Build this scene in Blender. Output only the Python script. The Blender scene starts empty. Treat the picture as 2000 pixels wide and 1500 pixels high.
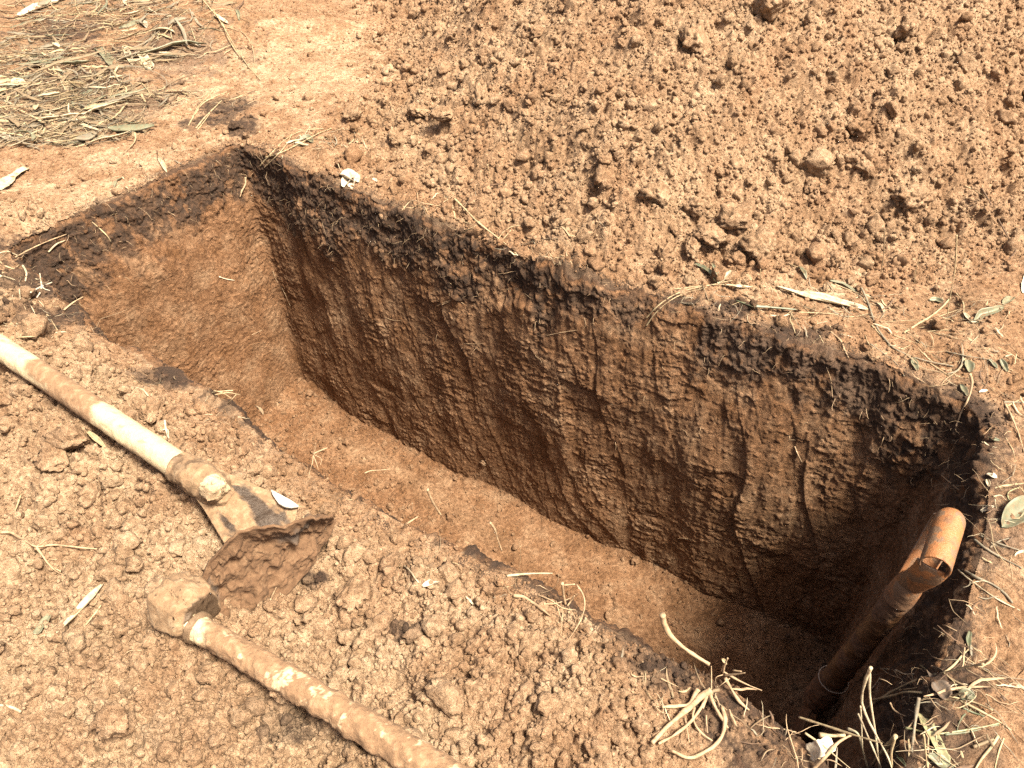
import bpy, math, random
import numpy as np
from mathutils import Vector, Matrix
from mathutils.bvhtree import BVHTree

# ------------------------------------------------------------------ camera, world, sun, exposure
S = bpy.context.scene
COL = S.collection
CAM_H, PITCH, FPX = 1.30, math.radians(43.0), 1444.0          # metres, radians down, focal in photo pixels
cam = bpy.data.cameras.new('camera')
camo = bpy.data.objects.new('camera', cam)
COL.objects.link(camo)
camo.location = (0, 0, CAM_H)
camo.rotation_euler = (math.pi / 2 - PITCH, 0, 0)
cam.sensor_width = 36.0
cam.lens = 36.0 * FPX / 2000.0
cam.clip_start, cam.clip_end = 0.02, 500.0
S.camera = camo

SUN_EL, SUN_AZ = math.radians(63), math.radians(126)            # azimuth clockwise from +Y
world = bpy.data.worlds.new('World')
S.world = world
world.use_nodes = True
wn = world.node_tree
wn.nodes.clear()
sky = wn.nodes.new('ShaderNodeTexSky')
sky.sky_type = 'NISHITA'
sky.sun_disc = False
sky.sun_elevation, sky.sun_rotation = SUN_EL, SUN_AZ
sky.air_density, sky.dust_density, sky.ozone_density = 1.0, 6.0, 0.3
tint = wn.nodes.new('ShaderNodeMix')                            # warm overcast: the hazy sky is cream, not blue
tint.data_type, tint.blend_type = 'RGBA', 'MULTIPLY'
tint.inputs[0].default_value = 1.0
tint.inputs[7].default_value = (1.0, 0.86, 0.72, 1)
bg = wn.nodes.new('ShaderNodeBackground')
bg.inputs[1].default_value = 0.088
wo = wn.nodes.new('ShaderNodeOutputWorld')
wn.links.new(sky.outputs[0], tint.inputs[6])
wn.links.new(tint.outputs[2], bg.inputs[0])
wn.links.new(bg.outputs[0], wo.inputs[0])

sun = bpy.data.lights.new('sun', 'SUN')
sun.energy, sun.angle, sun.color = 4.7, math.radians(15), (1.0, 0.92, 0.74)
suno = bpy.data.objects.new('sun', sun)
COL.objects.link(suno)
sd_ = Vector((math.sin(SUN_AZ) * math.cos(SUN_EL), math.cos(SUN_AZ) * math.cos(SUN_EL), math.sin(SUN_EL)))
suno.rotation_euler = sd_.to_track_quat('Z', 'Y').to_euler()
suno.location = (3, 4, 6)

S.view_settings.view_transform = 'Standard'
S.view_settings.look = 'None'
S.view_settings.exposure = 1.62
S.view_settings.gamma = 1.0
S.cycles.max_bounces = 5
S.cycles.diffuse_bounces = 3
S.cycles.glossy_bounces = 2
S.cycles.use_denoising = False

# ------------------------------------------------------------------ small helpers
rng = np.random.default_rng(7)
random.seed(7)
CT, ST = math.cos(PITCH), math.sin(PITCH)

def ray(x, y):                                                  # direction through a photo pixel (2000 x 1500)
    dx, up = x - 1000.0, 750.0 - y
    return Vector((dx, FPX * CT + up * ST, -FPX * ST + up * CT)).normalized()

def on_z(x, y, z=0.0):                                          # where that ray meets a level plane
    d = ray(x, y)
    return Vector((0, 0, CAM_H)) + d * ((z - CAM_H) / d.z)

def to_px(P):                                                   # world -> photo pixel (numpy Nx3)
    v = P - np.array([0, 0, CAM_H])
    f = v[:, 1] * CT - v[:, 2] * ST
    u = v[:, 1] * ST + v[:, 2] * CT
    return 1000 + FPX * v[:, 0] / f, 750 - FPX * u / f

EL = np.array([0.8284, -0.5601])                                # along the pit, towards its right end
EN = np.array([0.5601, 0.8284])                                 # across the pit, away from the viewer
def lq(x, y): return x * EL[0] + y * EL[1], x * EN[0] + y * EN[1]
def xy(l, q): return l * EL[0] + q * EN[0], l * EL[1] + q * EN[1]

def hsh(ix, iy, seed):
    h = (ix.astype(np.int64) * 374761393 + iy.astype(np.int64) * 668265263 + seed * 974634777) & 0xFFFFFFFF
    h = ((h ^ (h >> 13)) * 1274126177) & 0xFFFFFFFF
    h = ((h ^ (h >> 16)) * 2246822519) & 0xFFFFFFFF
    return ((h ^ (h >> 15)) & 0xFFFFFF).astype(np.float32) / np.float32(16777216)

def vn(x, y, seed=0):                                           # value noise, -1..1
    ix, iy = np.floor(x), np.floor(y)
    fx, fy = (x - ix).astype(np.float32), (y - iy).astype(np.float32)
    fx = fx * fx * (3 - 2 * fx); fy = fy * fy * (3 - 2 * fy)
    a, b = hsh(ix, iy, seed), hsh(ix + 1, iy, seed)
    c, d = hsh(ix, iy + 1, seed), hsh(ix + 1, iy + 1, seed)
    return ((a + (b - a) * fx) * (1 - fy) + (c + (d - c) * fx) * fy) * 2 - 1

def fbm(x, y, scale, octaves=4, seed=0, gain=0.5):              # scale = size of the largest feature in metres
    x = np.asarray(x, float) / scale; y = np.asarray(y, float) / scale
    out, a = 0.0, 1.0
    for k in range(octaves):
        out = out + a * vn(x, y, seed + 31 * k)
        x, y = 2.03 * (0.8 * x - 0.6 * y) + 5.3, 2.03 * (0.6 * x + 0.8 * y) + 1.7
        a *= gain
    return out

def clods(x, y, c, seed, p=0.8, rmin=0.35, rmax=0.75):          # lumps lying on the surface: height in metres
    gx, gy = np.floor(x / c), np.floor(y / c)
    out = np.zeros(np.shape(x), np.float32)
    for i in (-1, 0, 1):
        for j in (-1, 0, 1):
            cx, cy = gx + i, gy + j
            h1, h2, h3, h4 = (hsh(cx, cy, seed + s) for s in (1, 2, 3, 4))
            r = c * (rmin + (rmax - rmin) * h3 * h3)
            dx, dy = x - (cx + .15 + .7 * h1) * c, y - (cy + .15 + .7 * h2) * c
            an = h4 * 40.0
            ca, sa = np.cos(an), np.sin(an)
            u, v = dx * ca + dy * sa, (-dx * sa + dy * ca) * (1 + .5 * h1)
            # box-ish metric gives angular clods
            au, av = np.abs(u), np.abs(v)
            d = np.maximum(np.maximum(au, av), (au + av) * .76) / r
            h = r * .85 * np.sqrt(np.clip(1 - d * d, 0, 1)) + np.clip(1 - d, 0, 1) * (u * (h2 - .5) + v * (h3 - .5)) * 1.2
            h = np.where(h4 < p, h, 0)
            out = np.maximum(out, h)
    return out

def sstep(a, b, x):
    t = np.clip((x - a) / (b - a), 0, 1)
    return t * t * (3 - 2 * t)

def poly_sd(x, y, pts):                                         # signed distance to a closed polygon, + inside
    d = np.full(np.shape(x), 1e9); ins = np.zeros(np.shape(x), bool)
    n = len(pts)
    for i in range(n):
        ax, ay = pts[i]; bx, by = pts[(i + 1) % n]
        ex, ey = bx - ax, by - ay
        t = np.clip(((x - ax) * ex + (y - ay) * ey) / (ex * ex + ey * ey), 0, 1)
        d = np.minimum(d, (x - ax - t * ex) ** 2 + (y - ay - t * ey) ** 2)
        cr = ((ay > y) != (by > y)) & (x < (bx - ax) * (y - ay) / ((by - ay) if by != ay else 1e-9) + ax)
        ins ^= cr
    return np.where(ins, 1, -1) * np.sqrt(d)

# ------------------------------------------------------------------ the shape of the ground
QF_L = [-2.6, -2.45, -1.9, -1.4, -1.09, -.9, -.67, -.39, -.04, .2, .3]
QF_Q = [1.71, 1.70, 1.665, 1.655, 1.643, 1.66, 1.69, 1.71, 1.75, 1.735, 1.73]
QN_L = [-2.6, -2.38, -1.87, -1.33, -.87, -.52, -.24, -.01, .13, .3]
QN_Q = [.80, .77, .70, .69, .672, .70, .71, .735, .715, .62]
L0, L1, RC = -2.46, 0.238, 0.055                                 # ends of the pit, corner radius
PIT_D = 1.10
w_PIT = L1 - L0

def rim_loop(n):                                                # rim outline, counted from the near-left corner, anticlockwise
    raw = []
    m = 4000
    w, hgt = L1 - L0, 1.0
    def arc(cx, cy, a0):
        return [(cx + RC * math.cos(a0 + k * math.pi / 2 / 60), cy + RC * math.sin(a0 + k * math.pi / 2 / 60)) for k in range(61)]
    pts = []
    pts += arc(w - RC, RC, -math.pi / 2) + arc(w - RC, hgt - RC, 0) + arc(RC, hgt - RC, math.pi / 2) + arc(RC, RC, math.pi)
    pts = np.array(pts + [pts[0]])
    seg = np.r_[0, np.cumsum(np.hypot(*np.diff(pts, axis=0).T))]
    s = np.linspace(0, seg[-1], n, endpoint=False)
    u = np.interp(s, seg, pts[:, 0]); v = np.interp(s, seg, pts[:, 1])
    return s, u, v, seg[-1], w

def rim_xyq(u, v):                                              # unit outline -> (l, q)
    l = L0 + u
    qf, qn = np.interp(l, QF_L, QF_Q), np.interp(l, QN_L, QN_Q)
    l = l + sstep(w_PIT - .35, w_PIT, u) * np.interp(v, [0, .3, .6, .9, 1], [.025, .045, .05, .02, 0])
    return l, qn + (qf - qn) * v

_s, _u, _v, PER, _w = rim_loop(900)
_l, _q = rim_xyq(_u, _v)
RIM_POLY = np.c_[_l, _q][::6]

HEAP = [(-.85, 5.6), (-.72, 4.2), (-.58, 3.3), (-.62, 2.85), (-.50, 2.50), (-.10, 2.08), (.25, 1.86), (.60, 1.80), (.85, 1.84), (1.15, 1.88), (1.6, 1.98), (2.0, 2.30), (2.6, 2.8), (3.6, 3.6), (4.2, 5.6)]

def heap_sd(x, y):
    w = fbm(x, y, .35, 3, 11) * .06
    return poly_sd(x, y, HEAP) + w

def bank_mask(l, q, sd):                                        # loose soil thrown up on the near side
    m = sstep(0.01, .16, sd) * (q < 1.0)
    return m * np.maximum(sstep(-2.75, -2.35, l + .10 * np.sin(q * 9)), sstep(.75, .55, q)) * (1 - sstep(-.32, .02, l - .35 * (.72 - q)))

def ground(x, y, detail=True, parts=False):
    x = np.asarray(x, float); y = np.asarray(y, float)
    l, q = lq(x, y)
    sd = -poly_sd(l, q, RIM_POLY)                               # + outside the pit
    hs = heap_sd(x, y)
    hm = sstep(-.20, .22, hs)
    hp = np.clip(hs, 0, 3)
    heap_z = .50 * np.minimum(hp, 1.15) * sstep(-.10, .62, hp + .04) - .10 * np.clip(hp - 1.3, 0, 1.5) ** 2
    bm = bank_mask(l, q, sd)
    wide = sstep(0.0, .45, sd)
    bank_z = bm * (.025 + .075 * wide) * (1 + .35 * fbm(x, y, .35, 2, 5))
    z = fbm(x, y, .9, 2, 3) * .012 * sstep(0, .2, sd) + heap_z + bank_z
    # low lump of spoil between the litter and the pale trodden soil
    for cx, cy, rx, h in LOW_LUMPS:
        d2 = ((x - cx) ** 2 + (y - cy) ** 2) / (rx * rx)
        z = z + h * np.exp(-d2 * 1.5)
    if detail:
        wx = x + fbm(x, y, .03, 2, 21) * .006
        wy = y + fbm(x, y, .03, 2, 22) * .006
        loose = np.maximum(hm, bm)
        # amount of crumbs outside the heaps: most near the rims and low lumps, little on trodden soil
        cr = np.clip(loose + .45 * sstep(.25, .0, sd) + .5 * sstep(.1, .6, fbm(x, y, .3, 3, 41)) * .6, .26, 1)
        foot = hm * sstep(.55, .05, hs)
        pr = fbm(x, y, .25, 2, 77)
        big = .7 * clods(wx, wy, .15, 100, .5, .25, .6) * np.clip(.35 * hm + .8 * foot + .5 * bm * (pr > -.2), 0, 1)
        med = .9 * clods(wx, wy, .065, 200, .6, .3, .62) * np.clip(.75 * hm + .4 * foot + .62 * bm, 0, 1)
        sm = .9 * clods(wx, wy, .034, 300, .75, .3, .65) * np.clip(.75 * loose + .35 * cr, 0, .9) * .9
        ti = clods(wx, wy, .017, 400, .8, .35, .7) * np.clip(cr, 0, 1)
        z = z + np.maximum(big, med * .9) + np.maximum(sm, .4 * med) * .8 + ti * .8
        z = z + fbm(x, y, .32, 3, 52, .6) * .016 * hm * sstep(0, .4, hs) + fbm(x, y, .06, 5, 51, .62) * (.0045 + .0115 * loose)
        z = z + fbm(x, y, .012, 2, 61) * .0016
    if parts:
        return z, sd, hs, bm
    return z

LOW_LUMPS = []
for px_, py_, r_, h_ in ((250, 160, .13, .05), (350, 75, .16, .10), (430, 60, .16, .10), (520, 60, .25, .08), (690, 225, .10, .05), (640, 60, .2, .05),
                         (1950, 660, .16, .06), (1900, 590, .10, .03), (1990, 560, .12, .04), (480, 240, .1, .03), (900, 330, .1, .02)):
    p = on_z(px_, py_)
    LOW_LUMPS.append((p.x, p.y, r_, h_))

def blobs(x, y, lst, wob=.5, seed=90):                          # soft irregular patches given by photo pixel centre and radius in metres
    out = np.zeros(np.shape(x))
    n = fbm(x, y, .09, 6, seed, .8)
    for px_, py_, rx, ry in lst:
        c = on_z(px_, py_)
        d = np.sqrt(((x - c.x) / rx) ** 2 + ((y - c.y) / ry) ** 2) + n * wob
        out = np.maximum(out, sstep(1.3, .5, d))
    return out

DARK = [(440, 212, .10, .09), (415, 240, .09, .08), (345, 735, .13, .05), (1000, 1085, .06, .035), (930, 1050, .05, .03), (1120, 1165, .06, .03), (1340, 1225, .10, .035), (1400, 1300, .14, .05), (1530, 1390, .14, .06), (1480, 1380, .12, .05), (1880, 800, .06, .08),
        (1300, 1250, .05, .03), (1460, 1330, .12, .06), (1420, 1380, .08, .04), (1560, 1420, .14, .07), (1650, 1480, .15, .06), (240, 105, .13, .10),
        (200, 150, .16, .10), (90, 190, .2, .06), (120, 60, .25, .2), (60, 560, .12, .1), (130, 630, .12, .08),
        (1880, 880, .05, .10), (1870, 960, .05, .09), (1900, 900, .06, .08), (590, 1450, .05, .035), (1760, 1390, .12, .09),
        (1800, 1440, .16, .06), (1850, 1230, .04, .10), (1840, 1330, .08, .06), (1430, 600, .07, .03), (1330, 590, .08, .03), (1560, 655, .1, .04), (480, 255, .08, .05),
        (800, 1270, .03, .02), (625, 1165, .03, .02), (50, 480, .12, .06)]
GREY = [(1430, 640, .12, .05), (1350, 610, .12, .05), (1540, 680, .1, .05), (1900, 900, .12, .15), (350, 740, .1, .05),
        (1850, 800, .15, .1), (330, 110, .3, .3), (200, 200, .25, .15), (1900, 1000, .1, .15)]
PALE = [(520, 150, .42, .42), (600, 100, .3, .35), (330, 190, .3, .2), (300, 240, .2, .12), (180, 370, .28, .14), (60, 430, .25, .15), (260, 310, .2, .1), (650, 170, .25, .2), (700, 90, .2, .25),
        (230, 940, .09, .06), (1650, 520, .12, .05), (1840, 510, .09, .05), (1990, 330, .1, .4), (1400, 550, .2, .03), (1560, 570, .25, .04),
        (1300, 1130, .1, .05), (1100, 1300, .12, .06), (1990, 60, .08, .3)]

def fattr(me, name, vals):
    a = me.attributes.new(name, 'FLOAT', 'POINT')
    a.data.foreach_set('value', np.ascontiguousarray(vals, np.float32))

def np_mesh(name, V, F, mat, smooth=True):                      # V Nx3, F Mx3 or Mx4
    me = bpy.data.meshes.new(name)
    F = np.ascontiguousarray(F, np.int32)
    k = F.shape[1]
    me.vertices.add(len(V)); me.vertices.foreach_set('co', np.ascontiguousarray(V, np.float32).ravel())
    me.loops.add(F.size); me.loops.foreach_set('vertex_index', F.ravel())
    me.polygons.add(len(F)); me.polygons.foreach_set('loop_start', np.arange(0, F.size, k, dtype=np.int32))
    me.polygons.foreach_set('loop_total', np.full(len(F), k, np.int32))
    me.polygons.foreach_set('use_smooth', np.full(len(F), smooth, bool))
    me.update(calc_edges=True)
    if mat: me.materials.append(mat)
    return me

def link(name, me, parent=None, label=None, cat=None, group=None, kind=None):
    o = bpy.data.objects.new(name, me)
    COL.objects.link(o)
    if parent: o.parent = parent
    if label: o['label'] = label
    if cat: o['category'] = cat
    if group: o['group'] = group
    if kind: o['kind'] = kind
    return o

# ------------------------------------------------------------------ materials
def nodes(m):
    m.use_nodes = True
    nt = m.node_tree
    for n in list(nt.nodes):
        nt.nodes.remove(n)
    o = nt.nodes.new('ShaderNodeOutputMaterial'); b = nt.nodes.new('ShaderNodeBsdfPrincipled')
    nt.links.new(b.outputs[0], o.inputs[0])
    return nt, b

def N(nt, t, **kw):
    n = nt.nodes.new(t)
    for k, v in kw.items(): setattr(n, k, v)
    return n

def noise(nt, vec, scale, detail=4, rough=.6):
    n = N(nt, 'ShaderNodeTexNoise')
    n.inputs['Scale'].default_value = scale; n.inputs['Detail'].default_value = detail; n.inputs['Roughness'].default_value = rough
    nt.links.new(vec, n.inputs['Vector'])
    return n.outputs['Fac']

def ramp(nt, fac, stops):
    r = N(nt, 'ShaderNodeValToRGB')
    while len(r.color_ramp.elements) > len(stops): r.color_ramp.elements.remove(r.color_ramp.elements[-1])
    while len(r.color_ramp.elements) < len(stops): r.color_ramp.elements.new(1)
    for e, (p, c) in zip(r.color_ramp.elements, stops):
        e.position = p; e.color = (*c, 1) if len(c) == 3 else c
    nt.links.new(fac, r.inputs[0])
    return r.outputs[0]

def mix(nt, fac, a, b, mode='MIX'):
    n = N(nt, 'ShaderNodeMix', data_type='RGBA', blend_type=mode)
    for sock, v in ((n.inputs[0], fac), (n.inputs[6], a), (n.inputs[7], b)):
        if isinstance(v, (int, float)): sock.default_value = v
        elif isinstance(v, tuple): sock.default_value = (*v, 1)
        else: nt.links.new(v, sock)
    return n.outputs[2]

def attr(nt, name):
    a = N(nt, 'ShaderNodeAttribute'); a.attribute_name = name
    return a.outputs['Fac']

def bump(nt, b, h, dist, strength=1.0, prev=None):
    n = N(nt, 'ShaderNodeBump'); n.inputs['Distance'].default_value = dist; n.inputs['Strength'].default_value = strength
    nt.links.new(h, n.inputs['Height'])
    if prev: nt.links.new(prev, n.inputs['Normal'])
    nt.links.new(n.outputs[0], b.inputs['Normal'])
    return n.outputs[0]

CLAY_A, CLAY_B, CLAY_C = (.142, .070, .031), (.214, .119, .065), (.285, .185, .115)
def soil_material(name, k=1.0, pale=(.35, .252, .165), dark=(.042, .026, .018), grey=(.08, .058, .046)):
    m = bpy.data.materials.new(name)
    nt, b = nodes(m)
    tc = N(nt, 'ShaderNodeTexCoord').outputs['Object']
    n1 = noise(nt, tc, 9, 5, .62); n2 = noise(nt, tc, 70, 5, .7); n3 = noise(nt, tc, 320, 3, .7)
    base = ramp(nt, n1, [(p_, (c_[0] * k, c_[1] * k ** 1.25, c_[2] * k ** 1.5)) for p_, c_ in ((.32, CLAY_A), (.52, CLAY_B), (.72, CLAY_C))])
    fine = ramp(nt, n2, [(.28, (.42, .36, .31)), (.5, (1, 1, 1)), (.70, (1.5, 1.6, 1.7))])
    c = mix(nt, 1.0, base, fine, 'MULTIPLY')
    fine2 = ramp(nt, n3, [(.30, (.55, .50, .45)), (.5, (1, 1, 1)), (.70, (1.4, 1.48, 1.55))])
    c = mix(nt, 1.0, c, fine2, 'MULTIPLY')
    pal = mix(nt, 1.0, pale, fine, 'MULTIPLY')
    c = mix(nt, attr(nt, 'pale'), c, pal)
    g = mix(nt, 1.0, grey, fine, 'MULTIPLY')
    c = mix(nt, attr(nt, 'grey'), c, g)
    d = mix(nt, ramp(nt, n2, [(.50, (0, 0, 0)), (.72, (.55, .55, .55))]), dark, (.12, .062, .035))
    c = mix(nt, attr(nt, 'dark'), c, d)
    nt.links.new(c, b.inputs['Base Color'])
    b.inputs['Roughness'].default_value = .88
    b.inputs['Specular IOR Level'].default_value = .25
    p = bump(nt, b, n2, .011, .9)
    bump(nt, b, n3, .0045, .9, p)
    return m

SOIL = soil_material('soil')
SOIL_DAMP = soil_material('damp_subsoil', .80)                   # freshly cut, moister than the drying spoil

# ------------------------------------------------------------------ ground sheet
def spaced(a, b, f):
    out = [a]
    while out[-1] < b: out.append(out[-1] + f(out[-1]))
    return np.array(out)

def ground_sheets():
    rr = spaced(.22, 5.4, lambda r: max(.0027, .00145 * r))
    far = 5.45 * 1.12 ** np.arange(0, 42)
    az_f = np.arange(-62, 56.01, .085)
    R = np.r_[rr, far]
    A = np.radians(az_f)
    rg, ag = np.meshgrid(R, A, indexing='ij')
    X, Y = rg * np.sin(ag), rg * np.cos(ag)
    Z, sd, hs, bm = ground(X, Y, True, True)
    nr, na = X.shape
    idx = np.arange(nr * na).reshape(nr, na)
    F = np.stack([idx[:-1, :-1], idx[:-1, 1:], idx[1:, 1:], idx[1:, :-1]], -1).reshape(-1, 4)[:, ::-1]
    # the rest of the circle, coarser
    A2 = np.radians(np.linspace(az_f[-1], 360 + az_f[0], 243)); R2 = np.r_[rr[::12], far]
    rg2, ag2 = np.meshgrid(R2, A2, indexing='ij')
    X2, Y2 = rg2 * np.sin(ag2), rg2 * np.cos(ag2)
    Z2, sd2, hs2, bm2 = ground(X2, Y2, True, True)
    i2 = np.arange(X2.size).reshape(X2.shape) + X.size
    F2 = np.stack([i2[:-1, :-1], i2[:-1, 1:], i2[1:, 1:], i2[1:, :-1]], -1).reshape(-1, 4)[:, ::-1]
    # disc under the viewer
    A3 = np.r_[A, A2[1:-1]]
    V = np.c_[np.r_[X.ravel(), X2.ravel()], np.r_[Y.ravel(), Y2.ravel()], np.r_[Z.ravel(), Z2.ravel()]]
    c_i = len(V)
    V = np.r_[V, [[0, 0, float(ground(np.array([0.]), np.array([0.]))[0])]]]
    ring = np.r_[idx[0], i2[0, 1:]]
    tri = np.stack([np.full(len(ring), c_i), np.roll(ring, -1), ring, ring], -1)
    SD = np.r_[sd.ravel(), sd2.ravel(), 1]; HS = np.r_[hs.ravel(), hs2.ravel(), -1]; BM = np.r_[bm.ravel(), bm2.ravel(), 0]
    Fall = np.r_[F, F2]
    keep = SD[Fall].min(1) > .022
    Fall = Fall[keep]
    soft = BM[Fall].max(1) > .5
    inheap = (HS[Fall].max(1) > 0.0) & ~soft
    res = []
    for nm, sel in (('ground', ~soft & ~inheap), ('soil_heap', inheap), ('soil_bank', soft)):
        f = Fall[sel]
        used, inv = np.unique(f.ravel(), return_inverse=True)
        v = V[used]
        me = np_mesh(nm, v, inv.reshape(-1, 4), SOIL)
        soil_attrs(me, v[:, 0], v[:, 1], SD[used], HS[used], BM[used])
        res.append(me)
    return res

def soil_attrs(me, x, y, sd, hs, bm, extra_dark=None):
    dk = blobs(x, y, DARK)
    l, q = lq(x, y)
    n = fbm(x, y, .05, 4, 95, .7)
    # dark topsoil shows in a ragged line right at the rim
    rimd = sstep(.035, .0, sd + n * .03) * .8
    rimd = rimd * np.where((q < 1.0) & (l < -.45), .15, 1)
    dk = np.maximum(dk, rimd)
    if extra_dark is not None: dk = np.maximum(dk, extra_dark)
    pl = blobs(x, y, PALE, .8, 92) * (.45 + .35 * sstep(-.5, .5, fbm(x, y, .04, 4, 96, .7)))
    gr = blobs(x, y, GREY, .6, 93) * .5
    hm = sstep(0, .1, hs)
    pl = np.maximum(pl * (1 - .9 * hm), .18 + hm * .24 + .40 * bm) * (.8 + .35 * fbm(x, y, .12, 5, 98, .7))
    dk = dk * (.72 + .28 * sstep(-.5, .3, fbm(x, y, .015, 3, 97)))
    fattr(me, 'dark', np.clip(dk, 0, 1)); fattr(me, 'pale', np.clip(pl, 0, 1)); fattr(me, 'grey', np.clip(gr * (1 - hm), 0, 1))

g_me, heap_me, bank_me = ground_sheets()
GROUND = link('ground', g_me, kind='structure')
HEAPO = link('soil_heap', heap_me, label='large sloping heap of loose orange brown soil beyond the far side of the pit', cat='soil heap')
BANKO = link('soil_bank', bank_me, label='low bank of crumbly dug soil on the near side, two muddy tools lying on it', cat='soil bank')

# ------------------------------------------------------------------ pit walls and floor
def wall_relief(s, d, band, u):
    """relief towards the inside of the pit; s along the wall, d below the rim"""
    clay = sstep(-.03, .05, d - band)
    # spade cuts: columns of tilted facets in courses
    out = np.zeros(np.shape(s))
    for (w, hh, sl, amp, seed) in ((.21, .46, .30, .24, 500), (.11, .27, .45, .10, 540)):
        sx = s + sl * d + fbm(s, d, .4, 2, seed, .5) * .07
        col = np.floor(sx / w); f = sx / w - col
        off = hsh(col, col * 0 + 3, seed) * hh
        dd = d + off + fbm(s, d, .12, 2, seed + 5) * .02
        row = np.floor(dd / hh); g = dd / hh - row
        h1, h2, h3 = hsh(col, row, seed + 1), hsh(col, row, seed + 2), hsh(col, row, seed + 3)
        facet = (h1 - .5) * .030 + (f - .5) * (h2 - .25) * .060 + (g - .5) * (h3 - .25) * .030
        out = out + amp * facet * (.35 + 1.0 * sstep(-.5, .6, fbm(s, d, .45, 2, seed + 9)))
    wob = fbm(s, d, .55, 3, 520) * .014 + fbm(s, d, .12, 4, 521) * .0035
    rip = fbm(s * .28 + d * .07, d - .12 * s, .011, 3, 530, .6) * .0019 + fbm(s * .4 + .1 * d, d, .032, 3, 531) * .0018
    grain = fbm(s, d, .007, 2, 532) * .0012
    patch = sstep(-.1, .45, fbm(s, d, .18, 3, 533))
    c = out * (1 - .72 * u) + wob * (1 + .5 * u) + (rip + grain) * (.35 + .9 * patch)
    dw = s + fbm(s, d, .03, 2, 540) * .008
    top = clods(dw, d, .05, 600, .5) * .22 + clods(dw, d, .022, 610, .8) * .42 + clods(dw, d, .010, 611, .8) * .5 + fbm(s, d, .05, 5, 620, .7) * .006 + fbm(s, d, .25, 2, 621) * .012 - .002
    crumb = clods(dw, d, .013, 630, .3) * .4
    return c * clay + top * (1 - clay) + crumb * clay

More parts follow.
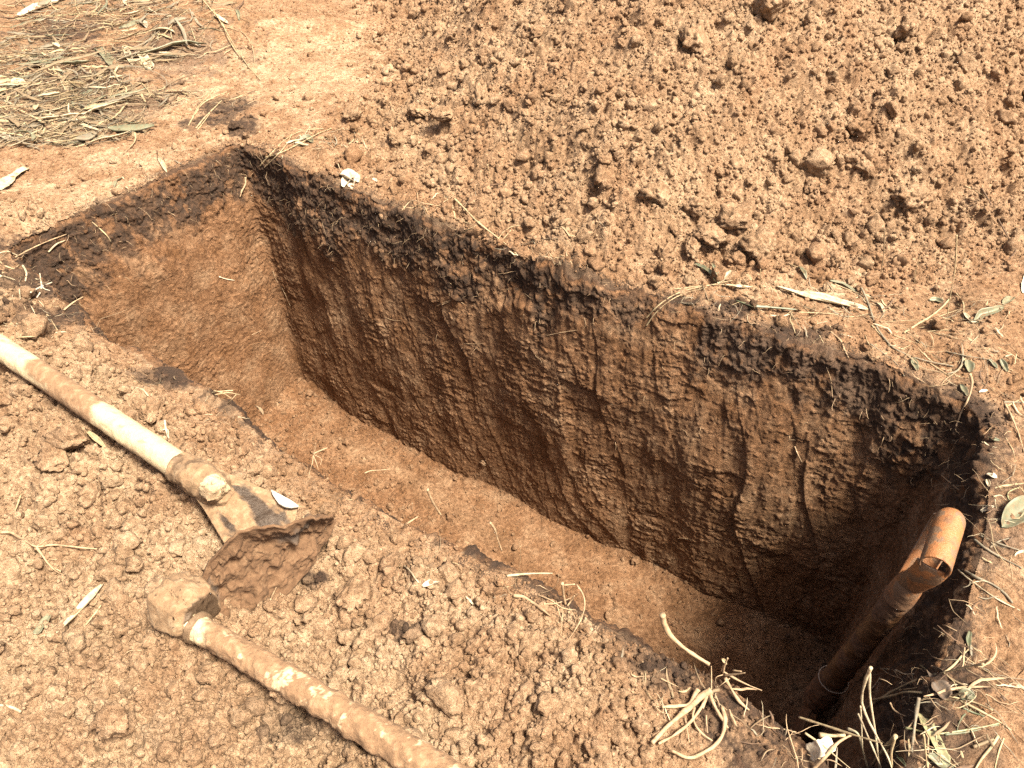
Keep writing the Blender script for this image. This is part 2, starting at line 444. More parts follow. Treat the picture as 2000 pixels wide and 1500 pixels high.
def pit():
    NS = 2400
    s, u, v, per, w = rim_loop(NS)
    l, q = rim_xyq(u, v)
    # floor outline
    lf = -2.29 + (u / w) * (.25 + 2.29); qfl = .75 + v * (np.interp(lf, [-2.3, -1.0, 0.2], [1.60, 1.585, 1.655]) - .75)
    wob = fbm(s, s * 0, .3, 4, 700) * .014
    # outward normals from the rim curve (closed)
    tx, ty = np.roll(l, -3) - np.roll(l, 3), np.roll(q, -3) - np.roll(q, 3)
    nn = np.hypot(tx, ty); nl, nq = ty / nn, -tx / nn
    ker = np.ones(25) / 25
    sm = lambda a: np.convolve(np.r_[a[-12:], a, a[:12]], ker, 'valid')
    nl, nq = sm(nl), sm(nq); nn = np.hypot(nl, nq); nl /= nn; nq /= nn
    RR = .028
    t = np.r_[np.linspace(-.065, 0, 22), np.linspace(0, RR * math.pi / 2, 14)[1:]]
    t = np.r_[t, t[-1] + spaced(.0032, PIT_D + .02, lambda d: .0034)]
    # profile: outward offset o and drop z
    ang = np.clip(t / RR, 0, math.pi / 2)
    o = np.where(t < 0, -t + .0, 0) + 0.0
    o = np.where(t >= 0, -(RR * np.sin(ang)) + RR * 0, o)       # moves inside by RR over the rounding
    zz = np.where(t >= 0, -(RR * (1 - np.cos(ang))), 0)
    zz = np.where(t > RR * math.pi / 2, -RR - (t - RR * math.pi / 2), zz)
    nt_ = len(t)
    S2, T2 = np.meshgrid(s, t, indexing='ij')
    D = -np.tile(zz, (NS, 1)); O = np.tile(o, (NS, 1)); ANG = np.tile(ang, (NS, 1))
    k = np.clip((D - .02) / (PIT_D - .02), 0, 1.05)
    k = k ** .9
    Lb = l[:, None] * (1 - k) + lf[:, None] * k
    Qb = q[:, None] * (1 - k) + qfl[:, None] * k
    rimw = wob[:, None] + fbm(S2, D * .3, .16, 5, 710, .62) * .012
    off = (O + RR * (1 - sstep(.0, .3, D))) * 1.0
    off = off + rimw * (1 - .5 * k) * sstep(-.06, 0, T2)
    BT = np.interp(l, [-2.5, -2.2, -1.6, -1.0, -.6, -.2, .1, .3], [.21, .22, .17, .13, .11, .14, .21, .24])
    # end wall on the left: dark band thins towards the far corner, and bulges at the near corner
    leftw = sstep(-2.2, -2.4, l)
    BT = BT * (1 - leftw) + leftw * np.interp(q, [.7, .95, 1.3, 1.7], [.33, .22, .12, .20])
    BT = BT[:, None] + fbm(S2, D * .6, .16, 5, 720, .7) * .075
    # relief, periodic because the seam sits in the hidden near side
    nrm = wall_relief(S2, D, BT, leftw[:, None]) * sstep(0, .8, ANG)
    near = sstep(.95, .8, Qb) * 1.0
    off = off - nrm * 1.0
    L = Lb + nl[:, None] * off; Q = Qb + nq[:, None] * off
    X, Y = xy(L, Q)
    G = ground(X[:, :36], Y[:, :36])
    Gt = np.c_[G, np.repeat(G[:, 34:35], nt_ - 36, 1)]
    fade = np.exp(-np.clip(D, 0, 9) / .05)
    Z = Gt * fade - D
    Z = Z - .006 * sstep(-.022, -.06, T2)
    Z = Z + fbm(S2, D, .02, 3, 730) * .004 * sstep(.02, .06, D)
    idx = np.arange(NS * nt_).reshape(NS, nt_)
    nx = np.roll(idx, -1, 0)
    F = np.stack([idx[:, :-1], idx[:, 1:], nx[:, 1:], nx[:, :-1]], -1).reshape(-1, 4)[:, ::-1]
    V = np.c_[X.ravel(), Y.ravel(), Z.ravel()]
    me = np_mesh('pit_wall', V, F, SOIL_DAMP)
    x, y = X.ravel(), Y.ravel()
    sdv = np.clip(O, 0, 1).ravel()
    n4 = fbm(S2, D, .05, 5, 740, .7)
    n5 = fbm(S2, D, .014, 3, 741, .7)
    dk = sstep(.045, -.055, D - BT + n4 * .045 + n5 * .022) * sstep(-.004, .02, D + n4 * .012)
    dk = dk * (.78 + .22 * sstep(-.6, .2, n5 + .6 * n4))
    # clay crumbs stuck over the topsoil
    spots = sstep(.55, .8, fbm(S2, D, .06, 4, 750, .7))
    dk = dk * (1 - .75 * spots)
    gl = np.interp(Lb, [-1, -.75, -.5, .0, .12], [0, .35, .75, .6, 0]) * (Qb > 1.2)
    gy = dk * gl
    l2, q2 = lq(x, y)
    out_dk = blobs(x, y, DARK) * (T2.ravel() < .02)
    rimd = sstep(.035, 0, sdv + n4.ravel() * .03) * .8 * (T2.ravel() < .02) * np.where((q2 < 1.0) & (l2 < -.45), .15, 1)
    dkt = np.maximum(np.maximum(dk.ravel() * (1 - .8 * gy.ravel()), out_dk), rimd)
    fattr(me, 'dark', np.clip(dkt, 0, 1))
    fattr(me, 'grey', np.clip(gy.ravel(), 0, 1))
    pl = np.maximum(blobs(x, y, PALE, .45, 92) * .6, .42) * (T2.ravel() < .01) + .10 * sstep(.2, .6, fbm(S2, D, .1, 4, 760)).ravel() * (D.ravel() > .1)
    fattr(me, 'pale', np.clip(pl, 0, 1))
    # floor
    lx = np.arange(-2.36, .34, .0042); qx = np.arange(.66, 1.74, .0042)
    LG, QG = np.meshgrid(lx, qx, indexing='ij')
    X, Y = xy(LG, QG)
    left = sstep(-.9, -1.7, LG + .2 * fbm(LG, QG, .3, 3, 800))
    trod = 1 - left
    edge = np.minimum(np.minimum(1.64 - QG, LG + 2.29), np.minimum(QG - .75, .25 - LG))
    crumbs = np.clip(left * .8 + .7 * sstep(.16, .02, edge + .05 * fbm(X, Y, .15, 3, 805)) + .10, 0, 1)
    ridge = sstep(-2.1, -1.8, LG) * sstep(-.7, -1.1, LG) * np.exp(-((QG - 1.38 + .03 * np.sin(LG * 5)) / .05) ** 2)
    crumbs = crumbs * (1 - .9 * ridge)
    Z = -PIT_D + fbm(X, Y, .5, 3, 801) * .016 + fbm(X, Y, .09, 4, 802) * .004 + .02 * sstep(.12, 0, edge) + ridge * .012
    Z = Z + .05 * sstep(-2.0, -2.3, LG) * sstep(1.2, 1.6, QG)
    crumbs = np.clip(crumbs + .15 * sstep(0, .5, fbm(X, Y, .2, 3, 806)), 0, 1)
    Z = Z + clods(X, Y, .04, 810, .6) * .5 * crumbs + clods(X, Y, .019, 820, .8) * .7 * crumbs + clods(X, Y, .012, 830, .6) * (.25 + .5 * crumbs) + fbm(X, Y, .03, 4, 842, .65) * .002
    Z = Z + fbm(X, Y, .012, 2, 840) * .0008
    # heel prints
    for a, b_, r_ in ((-.55, 1.36, .05), (-.50, 1.12, .05), (-.30, 1.20, .04)):
        d_ = np.hypot((LG - a) / 1.6, QG - b_) / r_
        Z = Z - .008 * sstep(1.0, .85, d_) + .003 * np.exp(-((d_ - 1.08) / .1) ** 2)
    idx = np.arange(LG.size).reshape(LG.shape)
    F = np.stack([idx[:-1, :-1], idx[1:, :-1], idx[1:, 1:], idx[:-1, 1:]], -1).reshape(-1, 4)
    mf = np_mesh('pit_floor', np.c_[X.ravel(), Y.ravel(), Z.ravel()], F, SOIL_DAMP)
    fattr(mf, 'dark', np.zeros(LG.size)); fattr(mf, 'grey', np.zeros(LG.size))
    fattr(mf, 'pale', np.clip(.0 + .02 * trod + .12 * ridge, 0, 1).ravel())
    return me, mf

w_me, f_me = pit()
WALL = link('pit_wall', w_me, kind='structure')
FLOOR = link('pit_floor', f_me, kind='structure')
bpy.context.view_layer.update()

# ------------------------------------------------------------------ loose lumps of soil
def lump_protos(sub, count, seed):
    import bmesh
    from mathutils import noise as mn
    out = []
    for k in range(count):
        bm = bmesh.new()
        bmesh.ops.create_icosphere(bm, subdivisions=sub, radius=1.0)
        o = Vector((seed * 7.3 + k * 3.1, k * 1.7, seed))
        sq = (random.uniform(.8, 1.25), random.uniform(.75, 1.1), random.uniform(.65, .95))
        planes = [(Vector((random.gauss(0, 1), random.gauss(0, 1), random.gauss(0, 1))).normalized(), random.uniform(.62, .88)) for _ in range(6)]
        for v in bm.verts:
            d = v.co.normalized()
            r = 1.0 + .40 * mn.noise(d * 1.3 + o) + .36 * mn.noise(d * 2.9 + o)
            if sub >= 3: r += .26 * mn.noise(d * 6 + o) + .15 * mn.noise(d * 12 + o)
            if sub >= 4: r += .12 * mn.noise(d * 24 + o)
            p = d * r
            for n, c in planes:
                e = p.dot(n) - c
                if e > 0: p -= n * e * .65
            v.co = Vector((p.x * sq[0], p.y * sq[1], p.z * sq[2]))
        V = np.array([v.co[:] for v in bm.verts], np.float32)
        F = np.array([[v.index for v in f.verts] for f in bm.faces], np.int32)
        bm.free()
        out.append((V, F))
    return out

def rot_mats(n):
    q = rng.normal(size=(n, 4)); q /= np.linalg.norm(q, axis=1)[:, None]
    w, x, y, z = q.T
    return np.stack([1 - 2 * (y * y + z * z), 2 * (x * y - z * w), 2 * (x * z + y * w),
                     2 * (x * y + z * w), 1 - 2 * (x * x + z * z), 2 * (y * z - x * w),
                     2 * (x * z - y * w), 2 * (y * z + x * w), 1 - 2 * (x * x + y * y)], -1).reshape(n, 3, 3).astype(np.float32)

P2, P3, P4 = lump_protos(2, 8, 1), lump_protos(3, 10, 2), lump_protos(4, 8, 3)

def scatter(protos, C, R):                                      # centres Nx3, radii N -> V, F, owner
    n = len(C); M = rot_mats(n); pick = rng.integers(0, len(protos), n)
    Vs, Fs, Os, base = [], [], [], 0
    for k, (V, F) in enumerate(protos):
        ii = np.where(pick == k)[0]
        if not len(ii): continue
        W = np.einsum('nij,vj->nvi', M[ii], V) * R[ii, None, None] + C[ii, None, :]
        Vs.append(W.reshape(-1, 3)); m = len(V)
        Fs.append((F[None] + (np.arange(len(ii)) * m)[:, None, None] + base).reshape(-1, 3))
        Os.append(np.repeat(ii, m)); base += m * len(ii)
    return np.concatenate(Vs), np.concatenate(Fs), np.concatenate(Os)

def place_lumps(n, rmin, rmax, power, seed, weight):
    """candidates over the visible ground, thinned by a weight(x, y, l, q, sd, hs, bm)"""
    g = np.random.default_rng(seed)
    # denser near the viewer: uniform in angle and in distance
    a = np.radians(g.uniform(-60, 44, n)); d = g.uniform(.35 ** 1.5, 4.9 ** 1.5, n) ** (1 / 1.5)
    x, y = d * np.sin(a), d * np.cos(a)
    z, sd, hs, bm = ground(x, y, True, True)
    l, q = lq(x, y)
    w = weight(x, y, l, q, sd, hs, bm)
    k = (g.random(n) < w) & (sd > .015)
    x, y, z, sd, hs, bm = (t[k] for t in (x, y, z, sd, hs, bm))
    r = rmin * (1 - g.random(len(x)) * (1 - (rmin / rmax) ** power)) ** (-1 / power)
    return x, y, z, r, sd, hs, bm

def lump_mesh(name, sets, mat=None, **kw):
    Vs, Fs, X, Y, base = [], [], [], [], 0
    ATT = []
    for protos, (x, y, z, r, sd, hs, bm) in sets:
        C = np.c_[x, y, z + r * rng.uniform(-.1, .6, len(x))]
        V, F, O = scatter(protos, C, r)
        Vs.append(V); Fs.append(F + base); base += len(V)
        ATT.append(np.c_[x[O], y[O], sd[O], hs[O], bm[O]])
    V, F, A = np.concatenate(Vs), np.concatenate(Fs), np.concatenate(ATT)
    me = np_mesh(name, V, F, mat or SOIL)
    soil_attrs(me, A[:, 0], A[:, 1], A[:, 2], A[:, 3], A[:, 4])
    return link(name, me, **kw)

def w_all(x, y, l, q, sd, hs, bm):
    hm = sstep(-.22, .16, hs)
    cl = sstep(-.2, .5, fbm(x, y, .35, 3, 900))
    c2 = sstep(-.35, .35, fbm(x, y, .22, 4, 905, .6))
    w = .06 + .85 * hm * (.6 + .4 * c2) + .98 * bm * (.45 + .55 * c2) + .35 * sstep(.22, .02, sd) * cl + .12 * cl * (q > 1.7) * (l > -.9)
    return np.clip(w, 0, 1)
def w_fine(x, y, l, q, sd, hs, bm):
    hm = sstep(-.22, .16, hs)
    return np.clip(.22 + .85 * hm + .7 * bm + .3 * sstep(.2, .02, sd), 0, 1)
def w_foot(x, y, l, q, sd, hs, bm):
    hm = sstep(-.06, .03, hs)
    foot = hm * sstep(.75, .1, hs)
    cl = sstep(-.3, .6, fbm(x, y, .4, 3, 901))
    return np.clip(.004 + .16 * hm + .6 * foot * (.3 + cl) + .36 * bm * cl, 0, 1)

P1 = lump_protos(1, 8, 5)
LUMPS = lump_mesh('loose_soil_lumps', [(P1, place_lumps(140000, .0026, .0055, 1.5, 4, w_fine)),
                               (P2, place_lumps(56000, .0045, .0115, 1.8, 1, w_all)),
                               (P3, place_lumps(12000, .009, .023, 2.2, 2, w_all)),
                               (P3, place_lumps(3200, .016, .036, 2.2, 3, w_foot)),
                               (P4, place_lumps(420, .030, .055, 2.5, 6, lambda *a: w_foot(*a) * sstep(-.05, .1, a[5])))], kind='stuff')

def floor_lumps():
    g = np.random.default_rng(61)
    sets = []
    for protos, n, r0, r1 in ((P1, 5000, .0025, .006), (P2, 1100, .005, .011), (P3, 130, .010, .021)):
        l, q = g.uniform(-2.28, .22, n), g.uniform(.78, 1.64, n)
        edge = np.minimum(np.minimum(1.64 - q, l + 2.28), .24 - l)
        w = .12 + .75 * sstep(-.9, -1.6, l) + .6 * sstep(.18, .02, edge) + (.35 if r1 < .008 else 0)
        k = g.random(n) < np.clip(w * (fbm(l, q, .2, 3, 62) * .5 + .8), 0, 1)
        l, q = l[k], q[k]; m = len(l)
        x, y = xy(l, q)
        z = np.array([(FLOOR.ray_cast(Vector((a, b, -.5)), Vector((0, 0, -1)))[1]).z for a, b in zip(x, y)])
        sets.append((protos, (x, y, z, g.uniform(r0, r1, m), np.full(m, .9), np.full(m, -1.), np.zeros(m))))
    lump_mesh('fallen_crumbs', sets, SOIL_DAMP, kind='stuff')
floor_lumps()

bpy.context.view_layer.update()
# lumps one can tell apart
def clod_thing(px_, py_, r, label, squash=(1, 1, .8), sink=.25, protos=P4, dry=0.35, group=None, z_surf=None):
    import mathutils
    hit = surf(px_, py_)
    V, F = protos[rng.integers(0, len(protos))]
    r = r * (.92 if py_ < 540 and r > .03 else 1.0)
    V = V * (r, r, r)
    M = rot_mats(1)[0]
    V = (V @ M.T) * squash
    me = np_mesh('soil_clod', V, F, SOIL)
    n = len(V)
    fattr(me, 'dark', np.zeros(n)); fattr(me, 'grey', np.zeros(n)); fattr(me, 'pale', np.full(n, dry))
    o = link('soil_clod', me, label=label, cat='soil clod', group=group)
    o.location = hit + Vector((0, 0, r * (.75 - sink)))
    return o

def surf(px_, py_, only=None):
    """the point of the ground, pit wall or floor that is seen at a photo pixel"""
    o = Vector((0, 0, CAM_H)); d = ray(px_, py_)
    best = None
    for ob in (only or (GROUND, HEAPO, BANKO, WALL, FLOOR, LUMPS)):
        ok, loc, nr, fi = ob.ray_cast(o, d)
        if ok and (best is None or (loc - o).length < (best - o).length): best = loc
    return best if best is not None else on_z(px_, py_)

for args in ((1770, 68, .048, 'pale angular clod high on the heap with a dark hollow at its left', (1.0, 1, .9)),
             (1385, 470, .052, 'pale wedge shaped clod at the foot of the heap beside the big round clod', (1.15, 1, .8)),
             (1478, 492, .060, 'biggest round clod at the foot of the heap above the green grass tuft', (1, 1, .85)),
             (1432, 440, .055, 'broad lumpy clod at the heap foot wedged behind the round one', (1.25, 1, .8)),
             (1350, 490, .034, 'small dark clod touching the left side of the wedge shaped clod', (1, 1, .9)),
             (865, 232, .042, 'pale two lobed clod on the left foot of the heap', (1.3, 1, .75)),
             (815, 225, .040, 'rounded brown clod left of the pale two lobed clod', (1, 1, .8)),
             (690, 230, .046, 'round clod alone on the trodden soil left of the heap', (1, 1, .8)),
             (1355, 90, .050, 'knobbly clod near the top edge of the heap', (1.2, 1, .8)),
             (1500, 20, .055, 'pale blocky clod at the very top of the photo', (1.1, 1, .9)),
             (1280, 390, .050, 'rough clod low on the heap above the dark cleft', (1, 1, .75)),
             (120, 960 - 600, .0, '', ()),
             (300, 905 - 90, .030, 'clod resting against the pale shovel handle on its pit side', (1, 1, .8)),
             (110, 905, .036, 'broad flat clod below the pale shovel handle', (1.3, 1, .6)),
             (60, 745, .034, 'clod under the upper end of the pale shovel handle', (1.2, 1, .7)),
             (140, 870, .040, 'rounded clod just below the muddy middle of the shovel handle', (1.2, 1, .8)),
             (560, 1345, .026, 'clod in the bank above the mud caked hoe handle', (1, 1, .8)),
             (225, 1415, .030, 'pale lump low in the bottom left of the bank', (1.2, 1, .8)),
             (690, 1190 - 20, .034, 'ridge shaped clod beside the hoe blade tip', (.9, 1.4, .7)),
             (945, 905, .014, 'small smooth round lump lying on the pit floor by the far wall', (1, 1, .9)),
             (1705, 700, .017, 'orange crumb stuck on the dark topsoil at the far rim', (1.1, 1, .8)),
             (745, 425, .010, 'tiny orange crumb on the dark topsoil below the white leaf', (1, 1, .9))):
    if args[2] > 0: clod_thing(args[0], args[1], args[2], args[3], args[4])

# ------------------------------------------------------------------ tools
def tool_material(name, bare, mud=(.20, .118, .065), rough=.75, grain=False, metal=0.0, film=None):
    """attribute 'bare' tells where the thing itself shows through its crust of mud"""
    m = bpy.data.materials.new(name)
    nt, b = nodes(m)
    tc = N(nt, 'ShaderNodeTexCoord').outputs['Object']
    n1 = noise(nt, tc, 60, 5, .65); n2 = noise(nt, tc, 380, 3, .7)
    mv = ramp(nt, n1, [(.3, tuple(c * .68 for c in mud)), (.5, mud), (.72, tuple(min(1, c * k) for c, k in zip(mud, (1.5, 1.7, 1.9))))])
    bv = ramp(nt, n1, [(.3, tuple(c * .8 for c in bare)), (.55, bare), (.75, tuple(min(1, c * 1.12) for c in bare))])
    if film: bv = mix(nt, ramp(nt, noise(nt, tc, 24, 3, .5), [(.50, (0, 0, 0)), (.53, (1, 1, 1))]), bv, film)
    at = attr(nt, 'bare')
    c = mix(nt, at, mv, bv)
    nt.links.new(c, b.inputs['Base Color'])
    r = N(nt, 'ShaderNodeMapRange'); nt.links.new(at, r.inputs[0]); r.inputs[3].default_value = .92; r.inputs[4].default_value = rough
    nt.links.new(r.outputs[0], b.inputs['Roughness'])
    if metal:
        mm = N(nt, 'ShaderNodeMath', operation='MULTIPLY'); mm.inputs[1].default_value = metal
        nt.links.new(at, mm.inputs[0]); nt.links.new(mm.outputs[0], b.inputs['Metallic'])
    p = bump(nt, b, n1, .0035, .8)
    bump(nt, b, n2, .0016, .8, p)
    return m

PALE_WOOD = tool_material('pale_handle_wood', (.47, .38, .25), rough=.5)
DARK_WOOD = tool_material('wet_dark_wood', (.095, .046, .022), mud=(.11, .055, .028), rough=.45)
STEEL = tool_material('worn_dark_steel', (.045, .029, .019), mud=(.20, .125, .07), rough=.45, metal=.3)
SHINY = tool_material('polished_steel_edge', (.42, .40, .36), rough=.3)
ORANGE = tool_material('orange_grip_metal', (.29, .125, .050), mud=(.15, .075, .038), rough=.38, film=(.17, .105, .065))

def tube(name, pts, rad, mat, seg=20, step=.004, lump=0.0, bare=None, parent=None, caps=True, seed=0, oval=1.0, **kw):
    """a bar with its own crust: pts world points, rad list; bare(t 0..1, angle) -> 0..1"""
    P = np.array([list(p) for p in pts], float)
    sl = np.r_[0, np.cumsum(np.linalg.norm(np.diff(P, axis=0), axis=1))]
    n = max(len(P), int(sl[-1] / step) + 2, 3)
    t = np.linspace(0, sl[-1], n)
    if len(P) > 2:                                              # Catmull-Rom through the points
        T = np.gradient(P, sl, axis=0)
        k = np.clip(np.searchsorted(sl, t, 'right') - 1, 0, len(P) - 2)
        h = (sl[k + 1] - sl[k])[:, None]; u = ((t - sl[k])[:, None] / h)
        C = (2 * u**3 - 3 * u**2 + 1) * P[k] + (u**3 - 2 * u**2 + u) * h * T[k] + (-2 * u**3 + 3 * u**2) * P[k + 1] + (u**3 - u**2) * h * T[k + 1]
    else:
        C = P[0] + (P[1] - P[0]) * (t / sl[-1])[:, None]
    R = np.interp(t, sl, rad) if np.ndim(rad) else np.full(n, rad)
    D = np.gradient(C, axis=0); D /= np.linalg.norm(D, axis=1)[:, None] + 1e-12
    ref = np.array([0, 0, 1.0]) if abs(D[:, 2]).mean() < .8 else np.array([1.0, 0, 0])
    U = np.cross(D, ref); U /= np.linalg.norm(U, axis=1)[:, None] + 1e-9
    W = np.cross(U, D)
    a = np.linspace(0, 2 * math.pi, seg, endpoint=False)
    TT, AA = np.meshgrid(t, a, indexing='ij')
    rr = R[:, None] * np.ones((n, seg))
    if lump:
        r0 = float(np.mean(R))
        q = lambda s_, sd_: (fbm(TT, AA * r0, s_, 4, sd_, .62) * .5 + fbm(TT, (AA - 2 * math.pi) * r0, s_, 4, sd_, .62) * .5)
        w = AA / (2 * math.pi)
        na = fbm(TT, AA * r0, .022, 4, 70 + seed, .62); nb = fbm(TT, AA * r0 - 2 * math.pi * r0, .022, 4, 70 + seed, .62)
        rr = rr + lump * (na * (1 - w) + nb * w)
    ring = C[:, None, :] + rr[..., None] * (np.cos(AA)[..., None] * U[:, None, :] + oval * np.sin(AA)[..., None] * W[:, None, :])
    V = ring.reshape(-1, 3)
    idx = np.arange(n * seg).reshape(n, seg); nx = np.roll(idx, -1, 1)
    F = np.stack([idx[:-1], nx[:-1], nx[1:], idx[1:]], -1).reshape(-1, 4)
    if caps:
        V = np.r_[V, C[:1], C[-1:]]
        c0, c1 = n * seg, n * seg + 1
        F = np.r_[F, np.stack([np.full(seg, c0), nx[0], idx[0], idx[0]], -1)[:, [0, 1, 2, 2]] * 1, np.stack([np.full(seg, c1), idx[-1], nx[-1], nx[-1]], -1)]
    me = tri_quads(name, V, F, mat)
    bv = np.zeros(n * seg) if bare is None else (np.ones(n * seg) * bare if np.isscalar(bare) else bare(TT / sl[-1], AA).ravel())
    fattr(me, 'bare', np.r_[bv, [bv[0], bv[-1]]] if caps else bv)
    return link(name, me, parent, **kw)

def tri_quads(name, V, F, mat, smooth=True):                    # quads whose last two indices coincide are triangles
    t = F[:, 2] == F[:, 3]
    if not t.any(): return np_mesh(name, V, F, mat, smooth)
    q = F[~t]; tr = F[t][:, :3]
    T = np.r_[q[:, [0, 1, 2]], q[:, [0, 2, 3]], tr]
    return np_mesh(name, V, T, mat, smooth)

def shell(name, G, th, mat, parent=None, lump=0, bare=None, seed=0, **kw):
    """a plate: G is an (m, n, 3) grid of points; thickness th to the back"""
    G = np.array(G, float); m, n, _ = G.shape
    du = np.gradient(G, axis=0); dv = np.gradient(G, axis=1)
    nr = np.cross(du, dv); nr /= np.linalg.norm(nr, axis=2)[..., None] + 1e-12
    I, J = np.meshgrid(np.arange(m) / m, np.arange(n) / n, indexing='ij')
    if lump:
        sx = np.linalg.norm(du, axis=2).mean() * m; sy = np.linalg.norm(dv, axis=2).mean() * n
        d = fbm(I * sx, J * sy, .035, 5, 300 + seed, .6) * lump
        ed = np.minimum(np.minimum(I, 1 - I - 1 / m), np.minimum(J, 1 - J - 1 / n)) * 8
        G = G + nr * (d * np.clip(ed, .35, 1))[..., None]
    B = G - nr * th
    V = np.r_[G.reshape(-1, 3), B.reshape(-1, 3)]
    a = np.arange(m * n).reshape(m, n); b = a + m * n
    q = lambda x: np.stack([x[:-1, :-1], x[1:, :-1], x[1:, 1:], x[:-1, 1:]], -1).reshape(-1, 4)
    F = [q(a), q(b)[:, ::-1]]
    for ea, eb in ((a[0], b[0]), (a[-1][::-1], b[-1][::-1]), (a[::-1, 0], b[::-1, 0]), (a[:, -1], b[:, -1])):
        F.append(np.stack([ea[:-1], ea[1:], eb[1:], eb[:-1]], -1))
    me = np_mesh(name, V, np.concatenate(F), mat)
    bv = np.zeros(m * n) if bare is None else bare(I, J).ravel()
    fattr(me, 'bare', np.r_[bv, bv])
    return link(name, me, parent, **kw)

def empty(name, loc, label, cat, group=None):
    o = bpy.data.objects.new(name, None); COL.objects.link(o)
    o.empty_display_size = .05
    o['label'] = label; o['category'] = cat
    if group: o['group'] = group
    return o                                                    # kept at the origin: the parts carry world positions

def resample(pts, n):
    P = np.array([list(p) for p in pts], float)
    s = np.r_[0, np.cumsum(np.linalg.norm(np.diff(P, axis=0), axis=1))]
    t = np.linspace(0, s[-1], n)
    return np.stack([np.interp(t, s, P[:, k]) for k in range(3)], -1)

def drum(name, C, axis, r, h, mat, parent, lump=.004, seed=0, bare=None):
    """a mud caked eye: a rounded many sided drum about an axis"""
    V, F = lump_protos(5, 1, 40 + seed)[0]
    d = V / np.linalg.norm(V, axis=1)[:, None]
    ax = np.array(axis) / np.linalg.norm(axis)
    u = np.cross(ax, [0, 0, 1.0]); u /= np.linalg.norm(u); w = np.cross(u, ax)
    px_, py_, pz_ = d[:, 0], d[:, 1], d[:, 2]
    ang = np.arctan2(py_, px_)
    poly = 1 / np.maximum.reduce([np.cos(ang - k * math.pi / 3.5) for k in range(7)])
    e = 4.5
    k = (np.abs(np.hypot(px_, py_) / poly) ** e + np.abs(pz_) ** e) ** (-1 / e)
    n = fbm(ang * .05 + 3, pz_ * .05, .03, 4, seed + 5) * .5 + fbm(px_ * .05, py_ * .05 + pz_ * .03, .02, 5, seed + 9, .75) * .8
    P = np.array(C) + (px_ * k * r)[:, None] * u + (py_ * k * r)[:, None] * w + (pz_ * k * h)[:, None] * ax + d * (n * lump)[:, None]
    me = np_mesh(name, P, F, mat)
    fattr(me, 'bare', np.zeros(len(P)) if bare is None else bare(px_, py_, pz_))
    return link(name, me, parent)

# --- shovel with a pale handle, lying face down on the bank
t = empty('shovel', None, 'long pale handled shovel lying face down on the bank, handle end bare and cream', 'shovel')
A0, A1 = on_z(-420, 395, .165), on_z(352, 912, .145)
Z0 = on_z(0, 678, .15)
def TA(x):
    P = on_z(x, 678 + x * 234 / 352, .15)
    return (P - A0).length / ((Z0 - A0).length + (A1 - Z0).length)
def bare_handle(T, A):
    n = fbm(T * 1.6, A * .05, .10, 4, 31, .6)
    # from the left frame edge: cream, then a brown muddy stretch, then clean cream up to the socket
    k = np.interp(T, [0, TA(-60), TA(50), TA(75), TA(190), TA(215), TA(270), 1.0], [.4, .7, .75, .0, -.2, .62, 1.0, 1.4])
    side = np.cos(A) * .0 + np.sin(A) * .45
    spots = fbm(T * 1.6, A * .036, .022, 3, 37)
    return np.clip(sstep(.1, .5, k + n * .45 + side * .5) * (1 - sstep(.62, .8, spots) * .6), 0, 1)
tube('handle', [A0, Z0, A1], [.0285, .028, .028], PALE_WOOD, 40, .005, .0009, bare_handle, t)
NK = on_z(352, 912, .145)
C1 = on_z(440, 966, .143)
tube('socket', [NK, on_z(388, 934, .147), on_z(420, 955, .142), on_z(452, 976, .128)], [.0315, .035, .0345, .020], STEEL, 44, .0025, .004,
     lambda T, A: sstep(.25, .6, fbm(T * .2, A * .04, .03, 4, 3)) * .5, t, seed=3)
# the broken pale wood end that shows through the socket
kn = drum('handle_end', on_z(418, 953, .168), (NK - C1)[:], .0235, .021, PALE_WOOD, t, .0035, 3, lambda a, b, c: np.clip(.75 + a * .4 + c * .3, 0, 1))
Lp = [on_z(350, 930, .135), on_z(372, 955, .128), on_z(398, 992, .12), on_z(420, 1030, .112), on_z(440, 1064, .102)]
Rp = [on_z(392, 900, .150), on_z(440, 925, .145), on_z(487, 944, .138), on_z(535, 966, .130), on_z(583, 987, .125)]
LL, RRr = resample(Lp, 70), resample(Rp, 70)
tt = np.linspace(0, 1, 80)
ss = np.linspace(0, 1, 70)
Gd = LL[:, None, :] * (1 - tt)[None, :, None] + RRr[:, None, :] * tt[None, :, None]
Gd[..., 2] += (.018 * np.sin(np.pi * tt)[None, :] * (1 - .4 * ss[:, None]))
# lower edge bows out past the corners and dips into the soil
dirn = (Gd[-1, 40] - Gd[0, 40]); dirn /= np.linalg.norm(dirn)
bow = (np.sin(np.pi * tt)[None, :] * ss[:, None] ** 2)
Gd += dirn * (bow * .05)[..., None]; Gd[..., 2] -= bow * .012
def bare_blade(I, J):
    n = fbm(I * .2, J * .2, .05, 5, 63, .65)
    st = fbm(I * .25 + J * .03, J * .06, .012, 3, 66)
    a = np.exp(-(((I - .60) / .22) ** 2 + ((J - .28) / .26) ** 2)) * .9 + np.exp(-(((I - .80) / .20) ** 2 + ((J - .82) / .09) ** 2)) * 1.2 + np.exp(-(((I - .85) / .1) ** 2 + ((J - .45) / .12) ** 2)) * .6
    return sstep(.45, .75, a + n * .34 + st * .14)
bl = shell('blade', Gd[:, ::-1], .004, STEEL, t, .0022, bare_blade)
